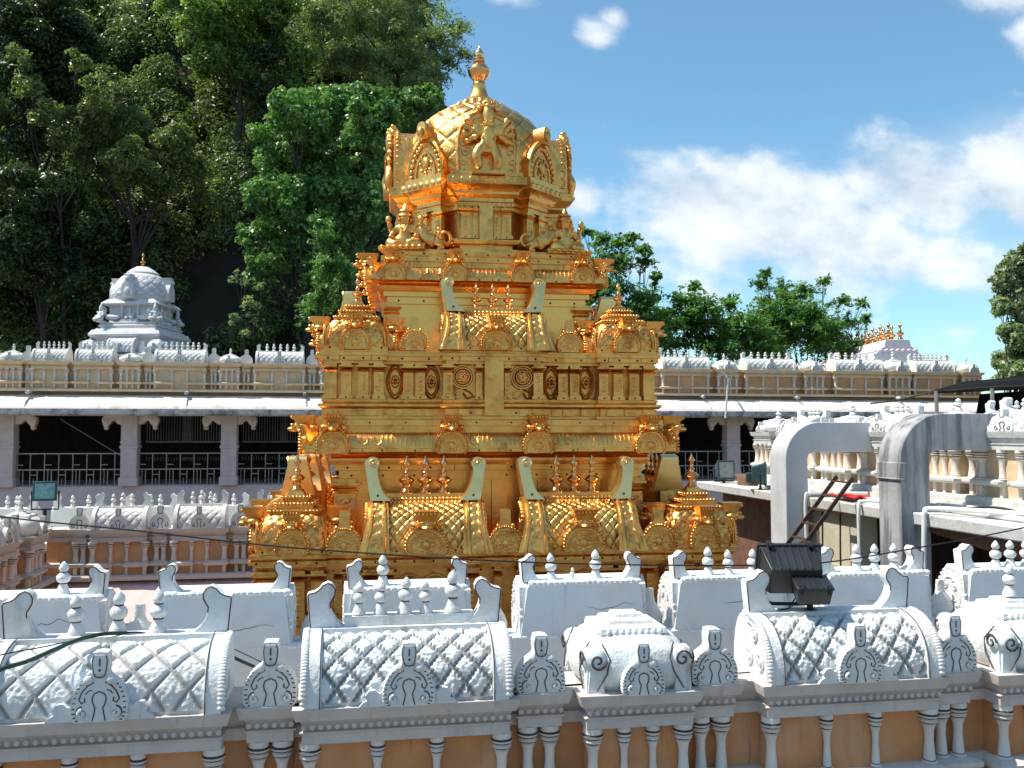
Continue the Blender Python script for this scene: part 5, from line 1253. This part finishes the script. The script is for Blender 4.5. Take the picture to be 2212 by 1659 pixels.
pipe([Vector((XS+.5, Yp-1.1, za+.07)), Vector((XS+.15, Yp-.25, za+.07)), Vector((XS+.02, Yp, za+.05)), Vector((XS-.05, Yp, za-.05)), Vector((XS-.05, Yp, za-.9)), Vector((XS-.05, Yp, za-3))], .032, 'white pipe elbow dropping over the slab edge beside the stained duct')
pipe([Vector((XS+.35, 16.5, za+.04)), Vector((XS+.42, 12, za+.04)), Vector((XS+.4, 9, za+.04))], .04, 'long white pipe lying along the concrete roof slab')
Yp = PX(2010, 1078, XS+.05).y
pipe([Vector((XS+.6, Yp-1.5, za+.10)), Vector((XS+.1, Yp-.1, za+.08)), Vector((XS-.04, Yp, za+.02)), Vector((XS-.05, Yp, za-.15)), Vector((XS-.05, Yp+.02, za-1)), Vector((XS-.05, Yp, za-3))], .04, 'white pipe running down beside the far side of the stained duct')
pipe([Vector((XS+.7, 11.6, za+.05)), Vector((XS+.9, 10, za+.06)), Vector((XS+.8, 8.5, za+.06))], .04, 'white pipe lying loose beside the black wires on the slab')
cable('roof_cable', [Vector((XS+.1, 11.4, za+.03)), Vector((XS+.35, 10.9, za+.05)), Vector((XS+.6, 10.3, za+.12)), Vector((XS+.8, 9.9, za+.06)), Vector((XS+1.0, 9.4, za+.05)), Vector((XS+1.2, 8.6, za+.05))], .018, 'wire', 'black cable coiled over the white pipes on the right slab')
cable('roof_cable', [Vector((XS+.0, 11.5, za+.06)), Vector((XS-.09, 11.3, za-.2)), Vector((XS-.07, 11.25, za-.7)), Vector((XS-.08, 11.3, za-1.4)), Vector((XS-.1, 11.3, za-3))], .010, 'wire', 'thin black cable hanging from the right slab corner beside the duct')
for yy, k in ((14.6, 0), (14.25, 1), (13.75, 2), (13.2, 3)):
    cable('wall_cable', [Vector((XS+.15, yy, za-.2)), Vector((XS+.15, yy+.02, za-.9)), Vector((XS+.14, yy-.03, za-1.8)), Vector((XS+.15, yy, za-3.2))], .012, 'blackmetal', ['dark cable clipped down the cream wall nearest the pale duct', 'dark cable down the cream wall behind the ladder', 'dark cable down the middle of the cream wall', 'dark cable down the cream wall nearest the stained duct'][k])
q = PX(1568, 1040, XS+.35); small_flood((q.x, q.y, za), rad(6), -4, 'grey glass floodlight on the slab corner beside a brown carton', .36, .36, 'greyglass', 'tealhousing', .10)
q = PX(1652, 1052, XS+.2); small_flood((q.x, q.y, za), rad(66), 0, 'dark floodlight seen edge-on beside the paler duct', .4, .42, 'teal', 'tealhousing', .08)
q = PX(1622, 1043, XS+.55)
mb = MB(); mb.box(-.22, .22, -.16, .16, 0, .17); mb.frus((-.22, .22, -.17, -.16), .17, (-.20, .22, -.28, -.27), .20); mb.frus((-.22, .22, .16, .17), .17, (-.22, .2, .26, .27), .22)
o = mb.build('carton', 'box', None, (q.x, q.y, za), rad(20), bevel=.006); tag(o, 'small open brown carton on the slab between two floodlights', 'box')
# tarpaulin shed at far right
mb = MB(); a, b, c, d = P(2010, 845, 17.5), P(2300, 832, 14.5), P(2300, 905, 14.5), P(2010, 905, 17.5)
sh = empty('shed', (a.x, a.y, -1.0), label='black tarpaulin shed roof at the right edge behind the white finials', cat='shed')
L_ = Vector((b.x-a.x, b.y-a.y, 0)); 
mb = MB(); mb.add([(0, 0, a.z+1), (L_.x, L_.y, b.z+1), (L_.x+3, L_.y+3, b.z+1.5), (3, 3, a.z+1.4)], [(0, 1, 2, 3)]); o = mb.build('tarpaulin', 'roofdark', sh); sm = o.modifiers.new('t', 'SOLIDIFY'); sm.thickness = .05
mb = MB(); mb.add([(0+.9, .2, 0), (L_.x+.1, L_.y+.1, 0), (L_.x+.1, L_.y+.1, b.z+.95), (.9, -.35, a.z+.93)], [(0, 1, 2, 3)]); o = mb.build('back_sheet', 'roofdark', sh); sm = o.modifiers.new('t', 'SOLIDIFY'); sm.thickness = .04
for t in (.05, .5, .95): mb = MB(); mb.tube([(L_.x*t, L_.y*t, -.8), (L_.x*t, L_.y*t, 1+a.z*(1-t)+b.z*t)], .04, 6); mb.build('post', 'iron', sh)
cable('tarp_rope', [P(1880, 872, 18.3), P(1950, 862, 17.9), P(2010, 848, 17.5), P(2120, 838, 16.3), P(2300, 830, 14.5)], .02, 'wire', 'dark rope stretched along the edge of the black tarpaulin', 'rope')

# ------------------------------------------------------------------ white shrine tower behind the gallery
q = P(311, 760, 34.5)
wt = empty('temple_tower', (q.x-.1, 34.5, q.z), rad(-14), label='small lavender-white temple tower with a gold finial under the dark hillside', cat='tower'); wt.scale = (.86, .86, .80); wt.location.z -= .55
WT = ['rooftower', 'line']
mb = MB(); mb.sweep(sq(1.72), [(0, -4), (0, .25), (.08, .3), (.08, .42), (-.05, .45), (-.05, .5)])
mb.sweep(sq(1.3), [(0, .48), (0, 1.1), (.12, 1.2), (.2, 1.25), (.22, 1.32), (.12, 1.52), (0, 1.56), (0, 1.62)])
mb.build('lower_storey', WT, wt, bevel=.02)
mb = MB(); mb.sweep(sq(1.18), [(0, 1.6), (0, 1.66), (.06, 1.7), (.06, 1.76), (-.02, 1.8), (.02, 1.84), (.02, 1.9), (-.2, 1.92), (-.25, 1.95), (-.25, 2.6), (-.05, 2.68), (.0, 2.72), (.0, 2.76), (-.15, 2.9), (-.2, 2.95)])
mb.build('upper_storey', WT, wt, bevel=.02)
mb = MB()
def wdome(i, j):
    pr = [(1.10, 2.9), (1.16, 3.02), (1.19, 3.2), (1.15, 3.45), (1.03, 3.75), (.84, 4.02), (.64, 4.2), (.66, 4.25), (.46, 4.42), (.27, 4.55)]
    q = j*(len(pr)-1); k = min(int(q), len(pr)-2); f = q-k; r = pr[k][0]*(1-f)+pr[k+1][0]*f; z = pr[k][1]*(1-f)+pr[k+1][1]*f
    h, d = diamond(i*16, j*7, 0, .10); e = h*.02 if .15 < j < .62 else 0
    return ((r+e)*math.cos(i*2*PI), (r+e)*math.sin(i*2*PI), z, d if .15 < j < .62 else 0)
mb.surf(wdome, 200, 70); mb.build('dome', WT, wt, sharp=50)
gold_finial(.72, 'finial', wt, (0, 0, 4.52), 'goldpol')
sgb = MB(); o_ = [(.33, 0), (.36, .3), (.33, .55), (.2, .72), (.14, .78), (.12, .98), (.2, 1.08), (0, 1.05)]; pl = o_+[(-x, z) for x, z in reversed(o_[:-1])]
sgb.prism(pl, .5, 0); sgb.tube([(x*.8, -.01, z*.8) for x, z in pl[:6]], .02, 5); sgb.ell((0, -.02, .3), (.15, .05, .18), 10, 6); sgb.ell((0, -.05, .85), (.12, .08, .1), 8, 6)
sg = Proto(sgb.build('dome_gable', WT, sharp=50, bevel=.01))
for a in ROTS: sg.place(wt, spin(0, 1.30, 2.95, a), a, (.78, .8, 1.0))
nb = MB(); nb.box(-.42, .42, -.14, .2, 0, .12); nb.box(-.36, .36, -.06, .2, .12, .18); nb.box(-.38, -.3, -.05, .2, .18, .78); nb.box(.3, .38, -.05, .2, .18, .78); nb.frus((-.42, .42, -.1, .2), .78, (-.5, .5, -.16, .2), .92); nb.box(-.3, .3, .1, .2, .18, .78)
npn = nb.build('deity_niche', WT, bevel=.01); Vg, Eg = goddess(); skin_fig('seated_deity', Vg, Eg, 'rooftower', npn, (0, .02, .17), 0, .55, 1, 'pel')
npn = Proto(npn)
for a in ROTS: npn.place(wt, spin(0, 1.0, 1.88, a), a)
SW = {'tail': (.42, 0, .28, .05), 'b1': (.28, 0, .2, .12), 'b2': (.05, 0, .2, .15), 'b3': (-.15, 0, .24, .13), 'n1': (-.26, 0, .36, .06), 'n2': (-.22, 0, .52, .045), 'n3': (-.24, 0, .64, .045), 'hd': (-.31, 0, .68, .05), 'bk': (-.41, 0, .65, .02)}
sw = skin_fig('swan_statue', SW, [('tail', 'b1'), ('b1', 'b2'), ('b2', 'b3'), ('b3', 'n1'), ('n1', 'n2'), ('n2', 'n3'), ('n3', 'hd'), ('hd', 'bk')], 'rooftower', wt, (-.8, -1.08, 1.9), 0, 1.0, 2, 'b2', .95)
sw = Proto(sw)
sw.place(wt, spin(-.78, 1.08, 1.9, 0), 0); sw.place(wt, spin(.78, 1.08, 1.9, 0), PI); sw.place(wt, spin(.78, 1.08, 1.9, PI/2), PI*1.5)
st_ = MB(); st_.box(-.16, .16, -.12, .12, 0, .06)
so_ = st_.build('corner_statue', WT); skin_fig('statue_body', Vg, Eg, 'rooftower', so_, (0, 0, .05), 0, .8, 1, 'pel'); sp9 = Proto(so_)
for x, y, a in ((-1.15, -1.15, -.6), (1.15, -1.15, .6), (1.15, .9, 2.0)): sp9.place(wt, (x, y, 1.9), a)
kt = Proto(white_kuta(.36, .5, False, .22, 'rooftower', .3, .4))
for x, y in ((-1.42, -1.42), (1.42, -1.42), (1.42, 1.42)): kt.place(wt, (x, y, .5))
sh9 = Proto(white_shala(1.1, .38, .62, .2, .02, [-.36, -.24, -.12, 0, .12, .24, .36], 0, False, .20, .4, .4, horn_w=.16, horn_h=.26, m='rooftower'))
for a in ROTS[:2]: sh9.place(wt, spin(0, 1.42, .5, a), a)
nn = Proto(white_kudu(.3, .5, .1, False, ('rooftower', 'line'), lines=False))
for x in (-.85, .85): nn.place(wt, spin(x, 1.55, .5, 0), 0)

# ------------------------------------------------------------------ pink-white gopuram roof behind the right gallery
qa, qb = P(1938, 741, 34.0), P(1806, 760, 41.0)
gt = empty('gateway_tower', ((qa.x+qb.x)/2, 37.5, (qa.z+qb.z)/2-2.0), math.atan2(qb.y-qa.y, qb.x-qa.x), label='pink-white gateway roof topped by a double row of gold finials', cat='gateway')
L2 = 7.2
mb = MB(); mb.sweep([(-L2/2-.7, -1.7), (L2/2+.7, -1.7), (L2/2+.7, 1.7), (-L2/2-.7, 1.7)], [(0, -6), (0, .0), (.1, .05), (.1, .25), (-.1, .3), (-.35, .55), (-.3, .6), (-.3, .72), (-.5, .78)]); mb.build('body', 'pinkwhite', gt, bevel=.03)
mb = MB(); pr = [(-1.15, .75), (-1.2, 1.0), (-1.0, 1.35), (-.8, 1.52), (-.82, 1.6), (-.55, 1.72), (-.5, 2.0), (.5, 2.0), (.55, 1.72), (.82, 1.6), (.8, 1.52), (1.0, 1.35), (1.2, 1.0), (1.15, .75)]
mb.prism(pr[::-1], -L2/2, L2/2, 'x')
for i in range(24):
    for s in (-1, 1): mb.ell((-L2/2+(i+.5)*L2/24, s*.83, 1.55), (.085, .06, .07), 7, 5)
for i in range(7): mb.ell((L2/2, -.7+i*.233, 1.55), (.06, .1, .07), 7, 5); mb.ell((-L2/2, -.7+i*.233, 1.55), (.06, .1, .07), 7, 5)
mb.build('barrel_roof', 'pinkwhite', gt, sharp=45, bevel=.02)
gf = Proto(gold_finial(.78, 'finial', None, (0, 0, 0), 'goldpol'))
for i in range(9):
    for s in (-1, 1): gf.place(gt, (-L2/2+.3+i*(L2-.6)/8, s*.24, 2.0), 0, 1.0)
# ------------------------------------------------------------------ hillside and trees
def hill_h(x, y):
    e = 1/(1+math.exp((x-(4.5+.10*(y-38)))/1.6))
    s = max(0, y-38.5); h = -7.5+min(1, s/13)**.8*31+max(0, s-13)*.62
    n = noise.fractal((x*.09, y*.09, 1.7), 1.0, 2.0, 5)*3.2+noise.fractal((x*.4, y*.4, 3.1), 1.0, 2.0, 3)*.9
    return -7.6+(h+7.5+n*min(1, s/4))*e
mb = MB()
NX, NY = 150, 90
mb.surf(lambda i, j: (-75+i*100, 37.5+j*75, hill_h(-75+i*100, 37.5+j*75)), NX, NY)
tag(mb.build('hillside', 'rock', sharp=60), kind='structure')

mb = MB()
def added_hill(i, j):  # unseen hills added behind the camera to block low sky and colour reflections
    a = PI*(1.02+.96*i); r = 34+j*110; x, y = r*math.cos(a), 5+r*math.sin(a)*1.0
    h = -7.6+min(1, j*5)**1.3*6+j*12+noise.fractal((x*.05, y*.05, 4.), 1., 2., 4)*4*min(1, j*6)
    return (x, y, h)
mb.surf(added_hill, 80, 40); tag(mb.build('added_back_hills', 'addedslope'), kind='structure')

def leaf_obj(name, pts, outs, size, aspect, m, parent=None, loc=(0, 0, 0), droop=0., spread=.8):
    n = len(pts); up = np.array([0, 0, 1.])
    nrm = outs*.7+up*.45+RNG.normal(size=(n, 3))*spread*.6; nrm /= np.linalg.norm(nrm, axis=1, keepdims=True)
    t = RNG.normal(size=(n, 3)); t[:, 2] -= droop; t -= nrm*(t*nrm).sum(1, keepdims=True); t /= np.linalg.norm(t, axis=1, keepdims=True)
    b = np.cross(nrm, t); s = (size*RNG.uniform(.6, 1.35, n))[:, None]
    v = np.empty((n, 4, 3)); v[:, 0] = pts-t*s; v[:, 1] = pts+b*s*aspect+nrm*s*.12; v[:, 2] = pts+t*s; v[:, 3] = pts-b*s*aspect+nrm*s*.12
    me = bpy.data.meshes.new(name); me.vertices.add(n*4); me.vertices.foreach_set('co', v.astype(np.float32).ravel())
    me.loops.add(n*4); me.loops.foreach_set('vertex_index', np.arange(n*4, dtype=np.int32))
    me.polygons.add(n); me.polygons.foreach_set('loop_start', np.arange(0, n*4, 4, dtype=np.int32))
    me.update(calc_edges=True); me.materials.append(M[m])
    o = bpy.data.objects.new(name, me); COL.objects.link(o)
    if parent: o.parent = parent
    o.location = loc; return o
def shell(c, r, k, ez=1., fill=.35):
    d = RNG.normal(size=(k, 3)); d[:, 2] += .25; d /= np.linalg.norm(d, axis=1, keepdims=True)
    rr = np.where(RNG.random(k) < fill, RNG.random(k)**.5, RNG.uniform(.82, 1.05, k))[:, None]
    p = d*rr*r; p[:, 2] *= ez; return p+np.array(c), d
def tree(name, lobes, Y, size, aspect, m, label, cat='tree', dens=1., sub=9, base=None, droop=.0, jy=1.3, group=None, trunk_r=.16, ez=.8, limb_n=6, subr=.42, fill=.35, twig=False):
    """lobes: (photo x, photo y, photo radius); every lobe breaks up into sub-clumps of leaves round limbs of the trunk"""
    cs = []; P_ = []; D_ = []
    for (px, py, rp) in lobes:
        if rp < 13: continue
        yy = Y+RNG.uniform(-jy, jy); c = P(px, py, yy); R_ = rp/FPX*yy*1.03; cs.append((c, R_))
        for _ in range(sub):
            d = RNG.normal(size=3); d /= np.linalg.norm(d); d[2] *= .9
            q = np.array(c)+d*R_*RNG.uniform(.35, .85); r = R_*subr*RNG.uniform(.55, 1.25)
            if twig:
                k = int(dens*1.5*R_*R_*1.0/(size*size*aspect)/sub*3.2); k = max(14, min(k, 1500)); dd_ = RNG.normal(size=3); dd_[2] = dd_[2]*.7+.15; dd_ /= np.linalg.norm(dd_)
                t_ = RNG.uniform(.1, 1.15, k)[:, None]*R_*RNG.uniform(.6, 1.15); wv = np.cross(dd_, [0, 0, 1.]); 
                p = np.array(c)+dd_*t_+RNG.normal(size=(k, 3))*R_*.10*np.array([1, 1, .7]); p[:, 2] -= (t_[:, 0]/R_)**2*R_*.16
                P_.append(p); D_.append(np.tile(dd_, (k, 1))*.3+RNG.normal(size=(k, 3))*.5+np.array([0, 0, .6])); continue
            k = int(dens*4.2*r*r/(size*size*aspect)); k = max(16, min(k, 3200))
            p, dd = shell(q, r, k, ez, fill); P_.append(p); D_.append(dd)
    if base is None:
        mx = sum(c.x for c, r in cs)/len(cs); zb = min(c.z for c, r in cs); base = Vector((mx, Y, max(hill_h(mx, Y), -7.5) if Y > 38 else -7.5))
        if base.z > zb-1: base.z = zb-2.5
    root = empty(name, base, label=label, cat=cat, **({'group': group} if group else {}))
    mb = MB(); zt = max(c.z for c, r in cs); mx = sum(c.x for c, r in cs)/len(cs); my = sum(c.y for c, r in cs)/len(cs)
    zm = base.z+(zt-base.z)*.55
    pts = [(0, 0, -.3)]; 
    for t in (.35, .7, 1): pts.append(((mx-base.x)*t*t+random.uniform(-.15, .15), (my-base.y)*t*t, (zm-base.z)*t))
    mb.tube(pts, [trunk_r, trunk_r*.85, trunk_r*.7, trunk_r*.5], 8)
    for c, r in cs[:30]:
        a = Vector(pts[random.choice((2, 3))]); e = Vector(c)-Vector(base); mid = a.lerp(e, .5)+Vector((random.uniform(-.3, .3), random.uniform(-.3, .3), -.12*(e-a).length*random.random()))
        mb.tube([a, a.lerp(mid, .55)+Vector((0, 0, -.05)), mid, mid.lerp(e, .55), e], [trunk_r*.38, trunk_r*.28, trunk_r*.2, trunk_r*.12, trunk_r*.04], 5)
        for _ in range(limb_n):
            d = Vector((random.gauss(0, 1), random.gauss(0, 1), random.gauss(.2, .8))).normalized()*r*.85; mb.tube([e.lerp(mid, .3), e.lerp(mid, .1)+d*.5, e+d], [trunk_r*.10, trunk_r*.07, trunk_r*.02], 4)
    mb.build('trunk', 'bark', root, sharp=60)
    leaf_obj('crown', np.concatenate(P_)-np.array(base), np.concatenate(D_), size, aspect, m, root, droop=droop)
    return root

tree('creeper_tree', [(640, 250, 85), (720, 235, 85), (800, 250, 80), (870, 235, 60), (930, 215, 42), (600, 330, 80), (690, 340, 95), (780, 330, 80), (580, 420, 70), (660, 440, 90), (750, 430, 85), (560, 510, 50), (620, 530, 75), (720, 520, 80), (560, 580, 42), (800, 440, 60), (690, 590, 50)],
     36.5, .10, .55, 'leaf_blue', 'tall tree smothered in bright green creeper leaves, behind the tower\'s left side', sub=46, dens=1.1, droop=.9, trunk_r=.3, subr=.22, fill=.5)
tree('feathery_tree', [(700, 520, 45), (720, 575, 50), (690, 640, 40), (755, 590, 35), (670, 665, 32), (740, 650, 38), (690, 480, 28)], 33.5, .10, .3, 'leaf_blue', 'soft feathery light green young tree hanging below the creeper mass', twig=True, sub=22, dens=1.1, droop=1.2, trunk_r=.06, subr=.3)
tree('tall_tree', [(690, 40, 75), (770, 50, 90), (860, 60, 90), (940, 80, 65), (800, 130, 85), (890, 140, 60), (720, 140, 70), (990, 60, 34), (970, 130, 40), (1005, 120, 25), (870, -40, 110), (730, -50, 110), (950, 170, 30)], 47, .12, .28, 'leaf_grey', 'high wispy grey-green tree on the hill crest left of the dome', twig=True, sub=22, dens=.8, trunk_r=.22, jy=2.5, fill=.8)
tree('bright_tree', [(430, 50, 70), (490, 110, 65), (550, 60, 60), (520, 150, 45), (440, 130, 50), (400, 10, 60), (500, 0, 70), (600, 20, 50), (620, 190, 45), (650, 120, 45)], 45, .11, .45, 'leaf_bright', 'pale yellow-green leafy tree high on the hillside', sub=20, dens=.9, subr=.36, trunk_r=.2)
tree('spreading_tree', [(190, 255, 48), (250, 265, 55), (310, 290, 55), (370, 330, 52), (420, 360, 42), (280, 350, 55), (200, 340, 45), (340, 400, 42), (150, 300, 40), (390, 300, 35), (230, 400, 40), (430, 420, 30)], 42, .095, .4, 'leaf_olive', 'olive spreading tree with bare limbs showing, left hillside', sub=20, dens=.9, subr=.36, trunk_r=.25)
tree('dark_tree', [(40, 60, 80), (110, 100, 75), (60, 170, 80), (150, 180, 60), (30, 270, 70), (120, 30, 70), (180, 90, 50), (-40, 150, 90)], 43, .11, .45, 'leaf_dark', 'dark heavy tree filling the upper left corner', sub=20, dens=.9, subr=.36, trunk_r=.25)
tree('pale_tree', [(60, 190, 35), (100, 240, 40), (210, 190, 35), (230, 230, 30), (40, 120, 30), (170, 130, 30)], 41, .12, .45, 'leaf_olive', 'thin dry-looking tree in front of the dark upper left tree', sub=10, dens=.55, trunk_r=.12)
tree('narrow_tree', [(590, 50, 36), (580, 120, 40), (575, 190, 40), (590, 260, 36), (600, 0, 34)], 44, .10, .4, 'leaf_dark', 'narrow dark evergreen tree between the pale and the wispy trees', sub=14, dens=1.1, trunk_r=.15)
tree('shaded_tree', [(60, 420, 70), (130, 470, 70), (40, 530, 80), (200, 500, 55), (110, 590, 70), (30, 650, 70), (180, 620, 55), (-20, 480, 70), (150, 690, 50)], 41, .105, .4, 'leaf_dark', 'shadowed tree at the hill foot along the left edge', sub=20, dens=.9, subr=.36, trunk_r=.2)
tree('twiggy_sapling', [(520, 600, 22), (545, 660, 22), (500, 690, 18), (530, 720, 16), (560, 620, 16)], 34, .08, .45, 'leaf_grey', 'sparse twiggy sapling in the dark gap right of the white tower', sub=7, dens=.35, trunk_r=.05)
tree('leggy_tree', [(1268, 500, 17), (1300, 520, 28), (1335, 525, 30), (1368, 515, 22), (1290, 575, 36), (1345, 575, 36), (1395, 565, 24), (1390, 540, 18), (1418, 598, 16), (1440, 510, 11), (1340, 630, 46), (1285, 640, 46), (1390, 640, 40), (1300, 700, 55), (1370, 700, 55), (1400, 660, 45), (1270, 730, 45), (1340, 740, 55), (1420, 740, 45), (1310, 610, 34), (1260, 580, 36), (1330, 560, 40), (1400, 700, 60), (1250, 670, 50), (1350, 670, 60), (1440, 680, 40)], 35, .095, .5, 'leaf_mid', 'leggy bright green tree right behind the gilded tower', twig=True, sub=26, dens=.95, trunk_r=.12, limb_n=4)
tree('bushy_tree', [(1440, 690, 45), (1490, 650, 36), (1500, 620, 18), (1530, 665, 42), (1575, 660, 36), (1450, 745, 50), (1520, 735, 55), (1590, 725, 55), (1460, 605, 10), (1505, 598, 9), (1550, 750, 60), (1480, 700, 50), (1610, 700, 45), (1640, 760, 50), (1430, 720, 40), (1500, 690, 60), (1560, 700, 60), (1620, 730, 60), (1470, 650, 36)], 36, .095, .5, 'leaf_mid', 'bushy green tree in the middle of the right-hand tree line', twig=True, sub=26, dens=1.0, trunk_r=.14)
tree('feather_leaved_tree', [(1640, 610, 26), (1655, 650, 30), (1690, 625, 30), (1740, 630, 34), (1690, 575, 9), (1655, 590, 16), (1780, 610, 20), (1700, 690, 48), (1640, 700, 46), (1770, 680, 46), (1820, 650, 22), (1860, 655, 18), (1885, 650, 10), (1830, 700, 34), (1870, 690, 18), (1760, 740, 50), (1680, 745, 50), (1890, 690, 9), (1720, 720, 60), (1800, 740, 50), (1620, 750, 50), (1660, 670, 40), (1740, 670, 42), (1840, 750, 40), (1700, 650, 50), (1650, 720, 60), (1790, 720, 60), (1750, 700, 60), (1680, 700, 60)], 38, .10, .34, 'leaf_mid', 'feathery-leaved tree with arching sprays, right end of the tree line', twig=True, sub=26, dens=.95, trunk_r=.13, limb_n=5)
tree('roadside_tree', [(2180, 580, 34), (2230, 600, 60), (2205, 660, 45), (2165, 670, 24), (2190, 730, 44), (2240, 720, 60), (2200, 800, 44), (2170, 815, 26), (2260, 660, 70), (2290, 800, 70), (2240, 540, 40), (2160, 600, 26), (2185, 640, 50), (2200, 560, 40), (2160, 780, 30), (2215, 760, 55)], 23.5, .085, .5, 'leaf_grey', 'dusty grey-green tree cut off by the right edge', sub=18, dens=1.05, trunk_r=.16, jy=.8)

# the unbroken wood on the slope behind them
pts = []; outs = []
for _ in range(4600):
    x = RNG.uniform(-36, 7.5); y = RNG.uniform(39, 60); z = hill_h(x, y)
    if z < -4: continue
    d_ = noise.noise((x*.16+5, y*.1, z*.16)); v = Vector((x, y, z)); 
    dep = v.y*.985+v.x*.169; pxx = 1106+FPX*(v.x*.9856-v.y*.169)/dep; pyy = 935-FPX*z/dep
    if not (-150 < pxx < 1040 and -200 < pyy < 800): continue
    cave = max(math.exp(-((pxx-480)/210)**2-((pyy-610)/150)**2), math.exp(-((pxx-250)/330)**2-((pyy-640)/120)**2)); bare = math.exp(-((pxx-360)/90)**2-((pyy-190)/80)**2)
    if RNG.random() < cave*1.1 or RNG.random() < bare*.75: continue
    r = RNG.uniform(.45, 1.25); k = int(300*r*r)+50
    p, dd = shell((x, y-.4, z+r*.4), r, k, .8, .4); pts.append(p); outs.append(dd)
pts = np.concatenate(pts); outs = np.concatenate(outs)
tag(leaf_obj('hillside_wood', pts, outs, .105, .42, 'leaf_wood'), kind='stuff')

# ------------------------------------------------------------------ repeats share a group phrase
for o in scene.objects:
    if o.parent or 'label' not in o: continue
    k = o.name.split('.')[0]; L_ = o['label']
    g = {'parapet_wall': 'shrine-topped parapet walls round the court', 'floodlight': 'floodlights on the roofs', 'duct': 'square ducts on the right', 'pvc_pipe': 'white pipes on the concrete slab',
         'wall_cable': 'cables down the cream wall', 'roof_cable': 'cables on the concrete slab'}.get(k)
    if o.get('category') == 'tree': g = 'trees on the left hillside' if o.location.x < 6 else 'trees behind the right-hand gallery'
    if g: o['group'] = g
